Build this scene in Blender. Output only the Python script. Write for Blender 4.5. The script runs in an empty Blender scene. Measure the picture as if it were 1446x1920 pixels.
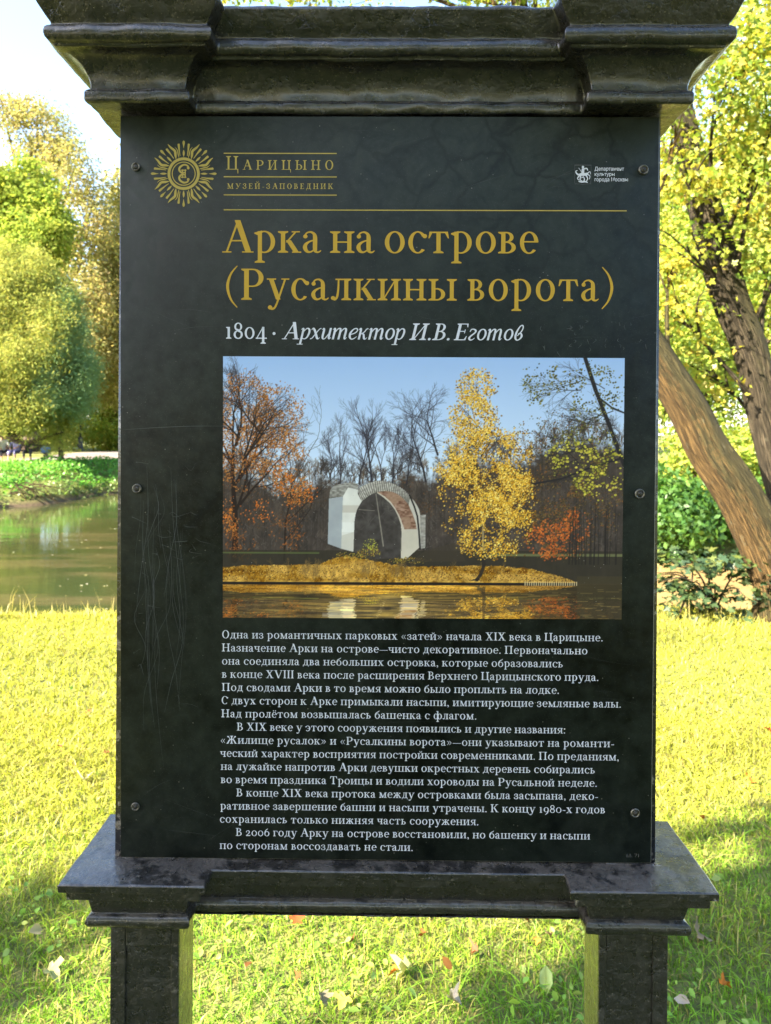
import bpy, bmesh, math, random
import numpy as np
from mathutils import Vector, Matrix, noise as mnoise
from mathutils.geometry import delaunay_2d_cdt
scene = bpy.context.scene
COL = scene.collection
# ---------------------------------------------------------------- camera, sky, sun, exposure
EYE, DIST, FPX = 1.62, 1.0108, 1444.0
cam = bpy.data.cameras.new('camera'); cam_ob = bpy.data.objects.new('camera', cam); COL.objects.link(cam_ob)
cam_ob.location = (0, -DIST, EYE); cam_ob.rotation_euler = (math.radians(90), 0, 0)
cam.sensor_fit = 'VERTICAL'; cam.sensor_height = 36; cam.sensor_width = 36
cam.lens = FPX/1920*36; cam.shift_y = -145/1920
cam.clip_start = .05; cam.clip_end = 2000
cam.dof.use_dof = True; cam.dof.focus_distance = DIST; cam.dof.aperture_fstop = 11
scene.camera = cam_ob
SUN_AZ, SUN_EL = -125, 36            # degrees clockwise from the view direction; height
sd = Vector((math.sin(math.radians(SUN_AZ))*math.cos(math.radians(SUN_EL)), math.cos(math.radians(SUN_AZ))*math.cos(math.radians(SUN_EL)), math.sin(math.radians(SUN_EL))))
world = bpy.data.worlds.new('World'); scene.world = world; world.use_nodes = True
wn = world.node_tree.nodes; wn.clear()
sky = wn.new('ShaderNodeTexSky'); sky.sky_type = 'NISHITA'; sky.sun_disc = False
sky.sun_elevation = math.radians(SUN_EL); sky.sun_rotation = math.radians(SUN_AZ)
bg = wn.new('ShaderNodeBackground'); bg.inputs['Strength'].default_value = .098
wo = wn.new('ShaderNodeOutputWorld'); world.node_tree.links.new(sky.outputs[0], bg.inputs[0]); world.node_tree.links.new(bg.outputs[0], wo.inputs[0])
sun = bpy.data.lights.new('sun', 'SUN'); sun.energy = 5; sun.angle = math.radians(.5); sun.color = (1, .88, .68)
sun_ob = bpy.data.objects.new('sun', sun); COL.objects.link(sun_ob); sun_ob.rotation_euler = sd.to_track_quat('Z', 'Y').to_euler()
scene.view_settings.view_transform = 'Standard'; scene.view_settings.look = 'None'; scene.view_settings.gamma = 1; scene.view_settings.use_curve_mapping = False
scene.view_settings.exposure = 2.95
scene.cycles.use_denoising = True; scene.cycles.max_bounces = 8; scene.cycles.transmission_bounces = 4
scene.cycles.sample_clamp_indirect = 6; scene.cycles.caustics_reflective = False; scene.cycles.caustics_refractive = False

# ---------------------------------------------------------------- helpers
def tag(o, label=None, cat=None, group=None, kind=None):
    if label: o['label'] = label
    if cat: o['category'] = cat
    if group: o['group'] = group
    if kind: o['kind'] = kind
    return o
def empty(name, loc=(0, 0, 0), label=None, cat=None, group=None):
    o = bpy.data.objects.new(name, None); COL.objects.link(o); o.location = loc; o.empty_display_size = .2
    return tag(o, label, cat, group)
def mesh_obj(name, V, F, mat, parent=None, col=None, smooth=False, extra=None):
    """F: one index array (m,k) or a list of such arrays / lists of faces"""
    if isinstance(F, np.ndarray): F = [F]
    if F and not isinstance(F[0], np.ndarray):
        by = {}
        for f in F: by.setdefault(len(f), []).append(f)
        F = [np.array(v, np.int32) for v in by.values()]
    V = np.asarray(V, np.float32).reshape(-1, 3); me = bpy.data.meshes.new(name)
    me.vertices.add(len(V)); me.vertices.foreach_set('co', V.ravel())
    nl = sum(f.size for f in F); npoly = sum(len(f) for f in F)
    me.loops.add(nl); me.loops.foreach_set('vertex_index', np.concatenate([f.ravel() for f in F]).astype(np.int32))
    tot = np.concatenate([np.full(len(f), f.shape[1], np.int32) for f in F]); st = np.concatenate([[0], np.cumsum(tot)[:-1]]).astype(np.int32)
    me.polygons.add(npoly); me.polygons.foreach_set('loop_start', st); me.polygons.foreach_set('loop_total', tot)
    me.update(calc_edges=True)
    if smooth: me.polygons.foreach_set('use_smooth', np.ones(npoly, bool))
    if col is not None:
        a = me.color_attributes.new('Col', 'FLOAT_COLOR', 'POINT'); c = np.ones((len(V), 4), np.float32); c[:, :3] = col; a.data.foreach_set('color', c.ravel())
    if extra is not None:
        a = me.attributes.new('bark', 'FLOAT_VECTOR', 'POINT'); a.data.foreach_set('vector', np.asarray(extra, np.float32).ravel())
    me.validate(); me.materials.append(mat)
    o = bpy.data.objects.new(name, me); COL.objects.link(o)
    if parent: o.parent = parent
    return o
def merge(parts):
    """join (V, F list, C) tuples"""
    Vs, Fs, Cs, n = [], [], [], 0
    for V, F, C in parts:
        Vs.append(V); Cs.append(C); Fs += [f+n for f in F]; n += len(V)
    by = {}
    for f in Fs: by.setdefault(f.shape[1], []).append(f)
    return np.concatenate(Vs), [np.concatenate(v) for v in by.values()], np.concatenate(Cs)
def box(x0, x1, y0, y1, z0, z1):
    V = [(x, y, z) for z in (z0, z1) for y in (y0, y1) for x in (x0, x1)]
    return V, [(0, 2, 3, 1), (4, 5, 7, 6), (0, 1, 5, 4), (2, 6, 7, 3), (0, 4, 6, 2), (1, 3, 7, 5)]
def bevel(o, w, seg=2, ang=35):
    m = o.modifiers.new('bevel', 'BEVEL'); m.width = w; m.segments = seg; m.limit_method = 'ANGLE'; m.angle_limit = math.radians(ang); m.harden_normals = False; return o
def lumps(o, size, strength):
    t = bpy.data.textures.new('lumps', 'CLOUDS'); t.noise_scale = size; t.noise_depth = 3
    m = o.modifiers.new('lumps', 'DISPLACE'); m.texture = t; m.strength = strength; m.mid_level = .5; m.texture_coords = 'LOCAL'; return o
def lathe(profile, n=24):
    V, F = [], []
    for r, z in profile:
        for k in range(n): a = 2*math.pi*k/n; V.append((r*math.cos(a), r*math.sin(a), z))
    for i in range(len(profile)-1):
        for k in range(n): F.append((i*n+k, i*n+(k+1) % n, (i+1)*n+(k+1) % n, (i+1)*n+k))
    F.append(tuple(range(n))[::-1]); F.append(tuple((len(profile)-1)*n+k for k in range(n)))
    return V, F
def tube(pts, rad, n=10, rough=0, seed=0):
    """tapered round limb along points; also gives bark coordinates (round, round, along)"""
    P = np.array(pts, float); m = len(P); T = np.gradient(P, axis=0); T /= np.linalg.norm(T, axis=1, keepdims=True)+1e-9
    up = np.array((0, 1, .13)); up /= np.linalg.norm(up); V, B = [], []; s = 0; rng = np.random.default_rng(seed)
    for i in range(m):
        a = np.cross(T[i], up); a /= np.linalg.norm(a)+1e-9; b = np.cross(a, T[i]); s += np.linalg.norm(P[i]-P[i-1]) if i else 0
        for k in range(n):
            th = 2*math.pi*k/n; r = rad[i]
            if rough: r *= 1+rough*mnoise.noise(Vector((math.cos(th)*1.7+seed, math.sin(th)*1.7, s*.8)))+rough*.5*mnoise.noise(Vector((math.cos(th)*6+seed, math.sin(th)*6, s*1.3)))
            V.append(P[i]+a*r*math.cos(th)+b*r*math.sin(th)); B.append((math.cos(th)*rad[0], math.sin(th)*rad[0], s+seed))
    F = [(i*n+k, i*n+(k+1) % n, (i+1)*n+(k+1) % n, (i+1)*n+k) for i in range(m-1) for k in range(n)]
    F4 = np.array(F, np.int32)
    return np.array(V), [F4], np.array(B)
def spline(pts, n=6):
    P = [np.array(p, float) for p in pts]; P = [2*P[0]-P[1]]+P+[2*P[-1]-P[-2]]; out = []
    for i in range(1, len(P)-2):
        for k in range(n+(i == len(P)-3)):
            t = k/n; a, b, c, d = P[i-1:i+3]; out.append(.5*(2*b+(c-a)*t+(2*a-5*b+4*c-d)*t*t+(3*b-a-3*c+d)*t**3))
    return np.array(out)
# ---- node helpers
class NT:
    def __init__(s, name):
        s.m = bpy.data.materials.new(name); s.m.use_nodes = True; s.t = s.m.node_tree; s.t.nodes.clear(); s.out = s.n('ShaderNodeOutputMaterial')
    def n(s, typ, **kw):
        x = s.t.nodes.new(typ)
        for k, v in kw.items(): setattr(x, k, v)
        return x
    def l(s, a, b): s.t.links.new(a, b)
    def coord(s, which='Object'): return s.n('ShaderNodeTexCoord').outputs[which]
    def scaled(s, vec, sc):
        m = s.n('ShaderNodeMapping'); m.inputs['Scale'].default_value = sc if hasattr(sc, '__len__') else (sc,)*3; s.l(vec, m.inputs['Vector']); return m.outputs[0]
    def noise(s, vec, scale, detail=4, rough=.55, dist=0):
        x = s.n('ShaderNodeTexNoise'); x.inputs['Scale'].default_value = scale; x.inputs['Detail'].default_value = detail; x.inputs['Roughness'].default_value = rough; x.inputs['Distortion'].default_value = dist
        s.l(vec, x.inputs['Vector']); return x.outputs['Fac']
    def vor(s, vec, scale, feature='F1', out='Distance', rnd=1):
        x = s.n('ShaderNodeTexVoronoi', feature=feature); x.inputs['Scale'].default_value = scale; x.inputs['Randomness'].default_value = rnd; s.l(vec, x.inputs['Vector']); return x.outputs[out]
    def ramp(s, f, stops):
        x = s.n('ShaderNodeValToRGB'); e = x.color_ramp.elements
        while len(e) < len(stops): e.new(.5)
        for el, (p, c) in zip(e, stops): el.position = p; el.color = (*(c if hasattr(c, '__len__') else (c, c, c)), 1)
        s.l(f, x.inputs[0]); return x.outputs[0]
    def mix(s, f, a, b, mode='MIX'):
        x = s.n('ShaderNodeMix', data_type='RGBA', blend_type=mode)
        for v, i in ((f, 0), (a, 6), (b, 7)):
            if hasattr(v, 'is_output'): s.l(v, x.inputs[i])
            elif i == 0: x.inputs[0].default_value = v
            else: x.inputs[i].default_value = (*v, 1) if len(v) == 3 else v
        return x.outputs[2]
    def math(s, op, a, b=0.0, clamp=False):
        x = s.n('ShaderNodeMath', operation=op); x.use_clamp = clamp
        for v, i in ((a, 0), (b, 1)):
            if hasattr(v, 'is_output'): s.l(v, x.inputs[i])
            else: x.inputs[i].default_value = v
        return x.outputs[0]
    def bump(s, h, strength=.5, dist=.01, normal=None):
        x = s.n('ShaderNodeBump'); x.inputs['Strength'].default_value = strength; x.inputs['Distance'].default_value = dist; s.l(h, x.inputs['Height'])
        if normal is not None: s.l(normal, x.inputs['Normal'])
        return x.outputs[0]
    def attr(s, name='Col', out='Color'): return s.n('ShaderNodeAttribute', attribute_name=name).outputs[out]
    def pbr(s, base, rough=.6, normal=None, spec=.5, **kw):
        b = s.n('ShaderNodeBsdfPrincipled')
        for v, k in ((base, 'Base Color'), (rough, 'Roughness'), (spec, 'Specular IOR Level')):
            if hasattr(v, 'is_output'): s.l(v, b.inputs[k])
            else: b.inputs[k].default_value = (*v, 1) if hasattr(v, '__len__') else v
        for k, v in kw.items(): b.inputs[k.replace('_', ' ')].default_value = v
        if normal is not None: s.l(normal, b.inputs['Normal'])
        s.l(b.outputs[0], s.out.inputs[0]); return s.m
def simple(name, c, rough=.6, **kw): return NT(name).pbr(c, rough, **kw)
# ---------------------------------------------------------------- materials
def mat_leaf(name, trans=.45, tint=(1.15, 1.1, .55), gloss=.06):
    t = NT(name); c = t.attr(); d = t.n('ShaderNodeBsdfDiffuse'); t.l(c, d.inputs[0])
    tr = t.n('ShaderNodeBsdfTranslucent'); t.l(t.mix(1.0, c, tint, 'MULTIPLY'), tr.inputs[0])
    m = t.n('ShaderNodeMixShader'); m.inputs[0].default_value = trans; t.l(d.outputs[0], m.inputs[1]); t.l(tr.outputs[0], m.inputs[2])
    g = t.n('ShaderNodeBsdfGlossy'); g.inputs['Roughness'].default_value = .42; m2 = t.n('ShaderNodeMixShader'); m2.inputs[0].default_value = gloss
    t.l(m.outputs[0], m2.inputs[1]); t.l(g.outputs[0], m2.inputs[2]); t.l(m2.outputs[0], t.out.inputs[0]); return t.m
M = {}
M['leaf'] = mat_leaf('leaf_tissue', .5, (1.1, 1.12, .6), .02); M['far_leaf'] = mat_leaf('distant_leaf_tissue', .5, (1.15, 1.1, .75), .0); M['grass'] = mat_leaf('grass_blade', .35, (1.1, 1.1, .5), .015)
M['dry_leaf'] = mat_leaf('dry_leaf_tissue', .25, (1.1, .9, .5), 0.0)
M['shaded_leaf'] = mat_leaf('shrub_leaf_tissue', .2, (1.0, 1.1, .6), .015)
def mat_paint(name):
    t = NT(name); v = t.coord(); big = t.noise(v, 11, 5, .6); fine = t.noise(v, 75, 5, .65); grit = t.noise(v, 420, 2, .6)
    wv = t.n('ShaderNodeVectorMath', operation='MULTIPLY_ADD'); nz = t.n('ShaderNodeTexNoise'); nz.inputs['Scale'].default_value = 34; nz.inputs['Detail'].default_value = 4; t.l(v, nz.inputs['Vector']); t.l(nz.outputs['Color'], wv.inputs[0]); wv.inputs[1].default_value = (.06,)*3; t.l(v, wv.inputs[2])
    ck = t.vor(t.scaled(wv.outputs[0], (1, 1.5, 2.4)), 20, 'DISTANCE_TO_EDGE'); crack = t.ramp(ck, [(0, 0.0), (.018, 1.0)])
    patch = t.ramp(t.noise(v, 17, 3, .6), [(.50, 0.0), (.62, 1.0)]); crackm = t.mix(patch, (1, 1, 1), crack)
    geo = t.n('ShaderNodeNewGeometry'); sep = t.n('ShaderNodeSeparateXYZ'); t.l(geo.outputs['Normal'], sep.inputs[0]); up = t.math('MULTIPLY', t.ramp(sep.outputs[2], [(.35, 0.0), (.92, 1.0)]), t.ramp(t.noise(v, 26, 7, .72), [(.44, .10), (.50, .75), (.66, 1.0)]))
    base = t.mix(t.ramp(big, [(.35, 0.0), (.65, 1.0)]), (.0048, .0052, .0060), (.0125, .0112, .0105))
    base = t.mix(t.ramp(fine, [(.60, 0.0), (.75, .6)]), base, (.034, .028, .023))
    base = t.mix(up, base, (.088, .076, .066))
    sp = t.ramp(t.vor(v, 190), [(.10, 1.0), (.20, 0.0)]); spm = t.math('MULTIPLY', sp, t.ramp(t.noise(v, 21, 3), [(.40, 0.0), (.58, .8)])); base = t.mix(spm, base, (.12, .105, .09))
    edge = t.ramp(geo.outputs['Pointiness'], [(.565, 0.0), (.63, 1.0)]); em = t.math('MULTIPLY', edge, t.ramp(t.noise(v, 48, 4, .7), [(.58, 0.0), (.64, .8)])); base = t.mix(em, base, (.26, .235, .22))
    base = t.mix(t.math('MULTIPLY', t.math('SUBTRACT', 1.0, crackm), .85), base, (.004, .004, .004)); chip = t.ramp(t.noise(v, 120, 5, .75), [(.625, 0.0), (.66, .8)]); base = t.mix(chip, base, (.085, .074, .060))
    h = t.math('ADD', t.math('MULTIPLY', big, 1.6), t.math('ADD', t.math('MULTIPLY', fine, .34), t.math('MULTIPLY', grit, .05)))
    h2 = t.math('ADD', h, t.math('MULTIPLY', crackm, .22))
    return t.pbr(base, t.ramp(fine, [(.35, .18), (.65, .50)]), t.bump(h2, .9, .008), .45, Coat_Weight=.6, Coat_Roughness=.18)
M['paint'] = mat_paint('weathered_black_paint')
def mat_panel():
    t = NT('black_print_laminate'); v = t.coord()
    n1 = t.noise(v, 5.5, 6, .62); n2 = t.noise(v, 30, 6, .7, 1.5); stain = t.noise(t.scaled(v, (1, 1, .35)), 22, 5, .65)
    n3 = t.noise(v, 46, 5, .7); base = t.mix(t.ramp(t.math('ADD', t.math('MULTIPLY', n1, .55), t.math('MULTIPLY', n3, .45)), [(.40, 0.0), (.62, 1.0)]), (.0012, .0024, .0018), (.0165, .0215, .0180))
    base = t.mix(t.ramp(stain, [(.55, 0.0), (.75, .55)]), base, (.017, .0185, .017))
    sep = t.n('ShaderNodeSeparateXYZ'); t.l(v, sep.inputs[0])
    # sky and branch reflections painted into the colour: paler top, dark veins
    pale_fac = t.math('MULTIPLY', t.ramp(t.math('ADD', t.math('MULTIPLY', sep.outputs[2], 1.0), t.math('MULTIPLY', n1, .5)), [(.0, 0.0), (1, 0.0)]), 1.0)
    wv = t.n('ShaderNodeVectorMath', operation='MULTIPLY_ADD'); nz = t.n('ShaderNodeTexNoise'); nz.inputs['Scale'].default_value = 16; nz.inputs['Detail'].default_value = 5; t.l(v, nz.inputs['Vector']); t.l(nz.outputs['Color'], wv.inputs[0]); wv.inputs[1].default_value = (.09,)*3; t.l(v, wv.inputs[2])
    branch_refl = t.ramp(t.vor(wv.outputs[0], 15, 'DISTANCE_TO_EDGE'), [(.0, 1.0), (.085, 0.0)])
    top = t.n('ShaderNodeMapRange'); top.inputs[1].default_value = 1.62; top.inputs[2].default_value = 2.0; t.l(sep.outputs[2], top.inputs[0])
    rgt = t.n('ShaderNodeMapRange'); rgt.inputs[1].default_value = -.15; rgt.inputs[2].default_value = .2; t.l(sep.outputs[0], rgt.inputs[0])
    sky_refl = t.math('MULTIPLY', top.outputs[0], t.ramp(n2, [(.3, .4), (.7, 1.0)])); base = t.mix(t.math('MULTIPLY', sky_refl, .85), base, (.036, .043, .039))
    base = t.mix(t.math('MULTIPLY', t.math('MULTIPLY', branch_refl, sky_refl), t.math('ADD', t.math('MULTIPLY', rgt.outputs[0], .5), .35)), base, (.010, .011, .011))
    dot = t.ramp(t.vor(v, 75), [(.035, 1.0), (.06, 0.0)]); dm = t.math('MULTIPLY', dot, t.ramp(t.noise(v, 9, 2), [(.42, .1), (.6, 1.0)])); base = t.mix(t.math('MULTIPLY', dm, .8), base, (.22, .21, .19))
    dot2 = t.ramp(t.vor(v, 330), [(.08, 1.0), (.16, 0.0)]); base = t.mix(t.math('MULTIPLY', dot2, .22), base, (.14, .13, .12))
    h = t.math('ADD', t.math('MULTIPLY', dm, 1.0), t.math('MULTIPLY', n2, .05))
    return t.pbr(base, t.ramp(n2, [(.3, .34), (.7, .60)]), t.bump(h, .25, .001), .11)
M['panel'] = mat_panel(); M['panel_edge'] = simple('laminate_edge', (.26, .25, .22), .6)
M['gold'] = simple('gold_print', (.38, .235, .020), .5, spec=.3); M['pale_gold'] = simple('pale_gold_print', (.31, .24, .055), .5, spec=.3); M['white'] = simple('white_print', (.47, .49, .58), .5, spec=.3)
M['faint'] = simple('faint_print', (.045, .045, .047), .5); M['scratch'] = simple('scratched_laminate', (.055, .060, .062), .7, spec=.2)
t = NT('printed_photograph'); pv = t.coord(); M['print'] = t.pbr(t.mix(t.ramp(t.vor(pv, 120), [(.03, .8), (.06, 0.0)]), t.attr(), (.4, .4, .38)), .5, None, .15)
t = NT('screw_metal'); M['screw'] = t.pbr(t.mix(t.ramp(t.noise(t.coord(), 300, 3), [(.4, 0.0), (.65, 1.0)]), (.20, .19, .17), (.05, .045, .04)), .38, None, .5, Metallic=.8)
M['screw_dark'] = simple('blackened_screw', (.030, .028, .026), .4, Metallic=.4)
M['arms_line'] = simple('dim_print', (.10, .105, .11), .5)
M['socket'] = simple('dark_socket', (.012, .012, .012), .6)
def mat_bark(name, a, b, moss=0.0, sc=1.0):
    t = NT(name); v = t.attr('bark', 'Vector'); s = t.scaled(v, (24*sc, 24*sc, 2.6*sc)); r = t.noise(s, 1.0, 6, .66, .15); f = t.noise(t.scaled(v, (60, 60, 22)), 1.0, 4, .6)
    ck = t.vor(t.scaled(v, (30*sc, 30*sc, 2.4*sc)), 1.0, 'DISTANCE_TO_EDGE'); cr = t.ramp(ck, [(0, 0.0), (.22, 1.0)])
    base = t.mix(t.ramp(r, [(.33, 0.0), (.62, 1.0)]), b, a); base = t.mix(t.math('MULTIPLY', t.math('SUBTRACT', 1.0, cr), .75), base, tuple(x*.35 for x in b))
    if moss:
        g = t.n('ShaderNodeNewGeometry'); sp = t.n('ShaderNodeSeparateXYZ'); t.l(g.outputs['Normal'], sp.inputs[0])
        mm = t.math('MULTIPLY', t.ramp(t.math('ADD', sp.outputs[2], t.math('MULTIPLY', t.math('SUBTRACT', f, .5), 1.0)), [(.0, 0.0), (.26, 1.0)]), moss); base = t.mix(mm, base, (.040, .036, .014))
        lich = t.ramp(t.noise(v, 7, 4, .7), [(.62, 0.0), (.70, .5)]); base = t.mix(lich, base, (.13, .12, .08))
    h = t.math('ADD', t.math('MULTIPLY', cr, .8), t.math('ADD', t.math('MULTIPLY', r, .7), t.math('MULTIPLY', f, .25)))
    return t.pbr(base, .85, t.bump(h, .95, .035), .2)
M['warm_bark'] = mat_bark('tan_ridged_bark', (.140, .084, .029), (.062, .038, .014), .9, 1.5); M['grey_bark'] = mat_bark('grey_mossy_bark', (.085, .066, .042), (.036, .028, .018), .9, 1.5); M['far_bark'] = mat_bark('dark_bark', (.12, .09, .06), (.06, .045, .035), 0, .6)
def mat_ground():
    t = NT('ground_cover'); v = t.coord(); a = t.noise(v, .35, 6, .6); b = t.noise(v, 9, 5, .65); c = t.noise(v, 60, 3, .6)
    base = t.mix(t.ramp(a, [(.35, 0.0), (.65, 1.0)]), (.13, .155, .035), (.22, .205, .065)); base = t.mix(t.ramp(b, [(.42, 0.0), (.62, .8)]), base, (.085, .105, .03)); base = t.mix(t.ramp(c, [(.5, 0.0), (.7, .7)]), base, (.10, .075, .04))
    sp = t.n('ShaderNodeSeparateXYZ'); t.l(v, sp.inputs[0]); mud = t.ramp(t.math('ADD', sp.outputs[2], t.math('MULTIPLY', b, .3)), [(0, 1.0), (.001, 0.0)])
    mr = t.n('ShaderNodeMapRange'); mr.inputs[1].default_value = -.75; mr.inputs[2].default_value = -.5; mr.inputs[3].default_value = 1; mr.inputs[4].default_value = 0; t.l(t.math('ADD', sp.outputs[2], t.math('MULTIPLY', b, .2)), mr.inputs[0])
    base = t.mix(mr.outputs[0], base, (.075, .055, .035))
    return t.pbr(base, .9, t.bump(t.math('ADD', b, t.math('MULTIPLY', c, .4)), .8, .05), .15)
M['ground'] = mat_ground()
def mat_water():
    t = NT('pond_water'); v = t.coord(); r = t.noise(t.scaled(v, (.6, 1.6, 1)), 1.6, 4, .55); f = t.noise(t.scaled(v, (1, 2.2, 1)), 7, 3, .5)
    scum = t.ramp(t.noise(t.scaled(v, (.25, 1.1, 1)), 1.4, 5, .6), [(.48, 0.0), (.62, 1.0)])
    sx = t.n('ShaderNodeSeparateXYZ'); t.l(v, sx.inputs[0]); mr = t.n('ShaderNodeMapRange'); mr.inputs[1].default_value = 1.5; mr.inputs[2].default_value = 4.0; t.l(sx.outputs[0], mr.inputs[0]); pale_fac = t.math('MULTIPLY', mr.outputs[0], t.ramp(t.noise(t.scaled(v, (.5, 1.1, 1)), 1.1, 4), [(.3, .45), (.5, 1.0)]))  # base colour turns paler and warmer towards the right
    base = t.mix(scum, (.027, .034, .012), (.056, .050, .022)); base = t.mix(pale_fac, base, (.30, .20, .085)); h = t.math('ADD', t.math('MULTIPLY', r, 1.0), t.math('MULTIPLY', f, .25))
    return t.pbr(base, t.mix(scum, (.02,)*3, (.08,)*3), t.bump(h, .12, .035), .5, IOR=1.33)
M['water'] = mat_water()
t = NT('brick_dust_path'); v = t.coord(); M['path'] = t.pbr(t.mix(t.noise(v, 3, 5), (.16, .125, .12), (.21, .17, .16)), .9, t.bump(t.noise(v, 60, 3), .3, .01), .2)
M['iron'] = simple('painted_cast_iron', (.02, .024, .026), .5); M['lantern'] = simple('milky_lantern_glass', (.7, .7, .66), .3)
M['wood'] = simple('dark_bench_wood', (.05, .04, .035), .6)
# ---------------------------------------------------------------- serif lettering drawn stroke by stroke (x-height = 100)
class Glyph:
    def __init__(s, S, H): s.p = []; s.S = S; s.H = H
    def q(s, *pts):
        P = sorted(set((round(a, 4), round(b, 4)) for a, b in pts))        # always a convex, counter-clockwise polygon
        if len(P) < 3: return
        def half(P):
            h = []
            for p in P:
                while len(h) > 1 and (h[-1][0]-h[-2][0])*(p[1]-h[-2][1])-(h[-1][1]-h[-2][1])*(p[0]-h[-2][0]) <= 1e-9: h.pop()
                h.append(p)
            return h[:-1]
        h = half(P)+half(P[::-1])
        if len(h) > 2: s.p.append(h)
    def sf(s, xa, xb, y, d, x0, x1):
        t = s.H*.85; k = t+6
        s.q((xa, y), (xb, y), (xb, y+d*t), (x1, y+d*k), (x0, y+d*k), (xa, y+d*t))
    def st(s, x, y0=0, y1=100, b='f', t='f', w=None):
        w = w or s.S; e = 13
        s.q((x, y0), (x+w, y0), (x+w, y1), (x, y1))
        if b: s.sf(x-(e if b in 'fl' else 0), x+w+(e if b in 'fr' else 0), y0, 1, x, x+w)
        if t == 'g': s.q((x-15, y1-7), (x-15, y1-12), (x+2, y1-20), (x+w, y1-10), (x+w, y1+3))
        elif t: s.sf(x-(e if t in 'fl' else 0), x+w+(e if t in 'fr' else 0), y1, -1, x, x+w)
    def di(s, x0, y0, x1, y1, w0, w1=None):
        w1 = w1 or w0
        s.q((x0-w0/2, y0), (x0+w0/2, y0), (x1+w1/2, y1), (x1-w1/2, y1))
    def hb(s, x0, x1, y, h=None): h = h or s.H; s.q((x0, y), (x1, y), (x1, y+h), (x0, y+h))
    def ss(s, xa, xb, y, d): t = s.H*.85; s.q((xa, y), (xb, y), (xb, y+d*t), (xa, y+d*t))
    def ar(s, cx, cy, rx, ry, a0, a1, tx, ty, n=None):
        n = n or max(6, int(abs(a1-a0)/12))
        P = []
        for i in range(n+1):
            a = math.radians(a0+(a1-a0)*i/n); c, z = math.cos(a), math.sin(a)
            P.append(((cx+rx*c, cy+ry*z), (cx+(rx-tx)*c, cy+(ry-ty)*z)))
        for (a, b), (c, d) in zip(P, P[1:]): s.q(a, c, d, b)
    def cv(s, pts, n=5):
        P = [pts[0]]+list(pts)+[pts[-1]]; out = []
        for i in range(1, len(P)-2):
            for k in range(n+(i == len(P)-3)):
                t = k/n; a, b, c, d = P[i-1], P[i], P[i+1], P[i+2]
                out.append([.5*(2*b[j]+(c[j]-a[j])*t+(2*a[j]-5*b[j]+4*c[j]-d[j])*t*t+(3*b[j]-a[j]-3*c[j]+d[j])*t**3) for j in range(3)])
        L = []
        for i, (x, y, w) in enumerate(out):
            p, r = out[max(i-1, 0)], out[min(i+1, len(out)-1)]
            dx, dy = r[0]-p[0], r[1]-p[1]; l = math.hypot(dx, dy) or 1
            nx, ny = -dy/l*w/2, dx/l*w/2; L.append(((x+nx, y+ny), (x-nx, y-ny)))
        for (a, b), (c, d) in zip(L, L[1:]): s.q(a, c, d, b)
    def dt(s, x, y, r): s.q(*[(x+r*math.cos(i*math.pi/6), y+r*math.sin(i*math.pi/6)) for i in range(12)])

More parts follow.
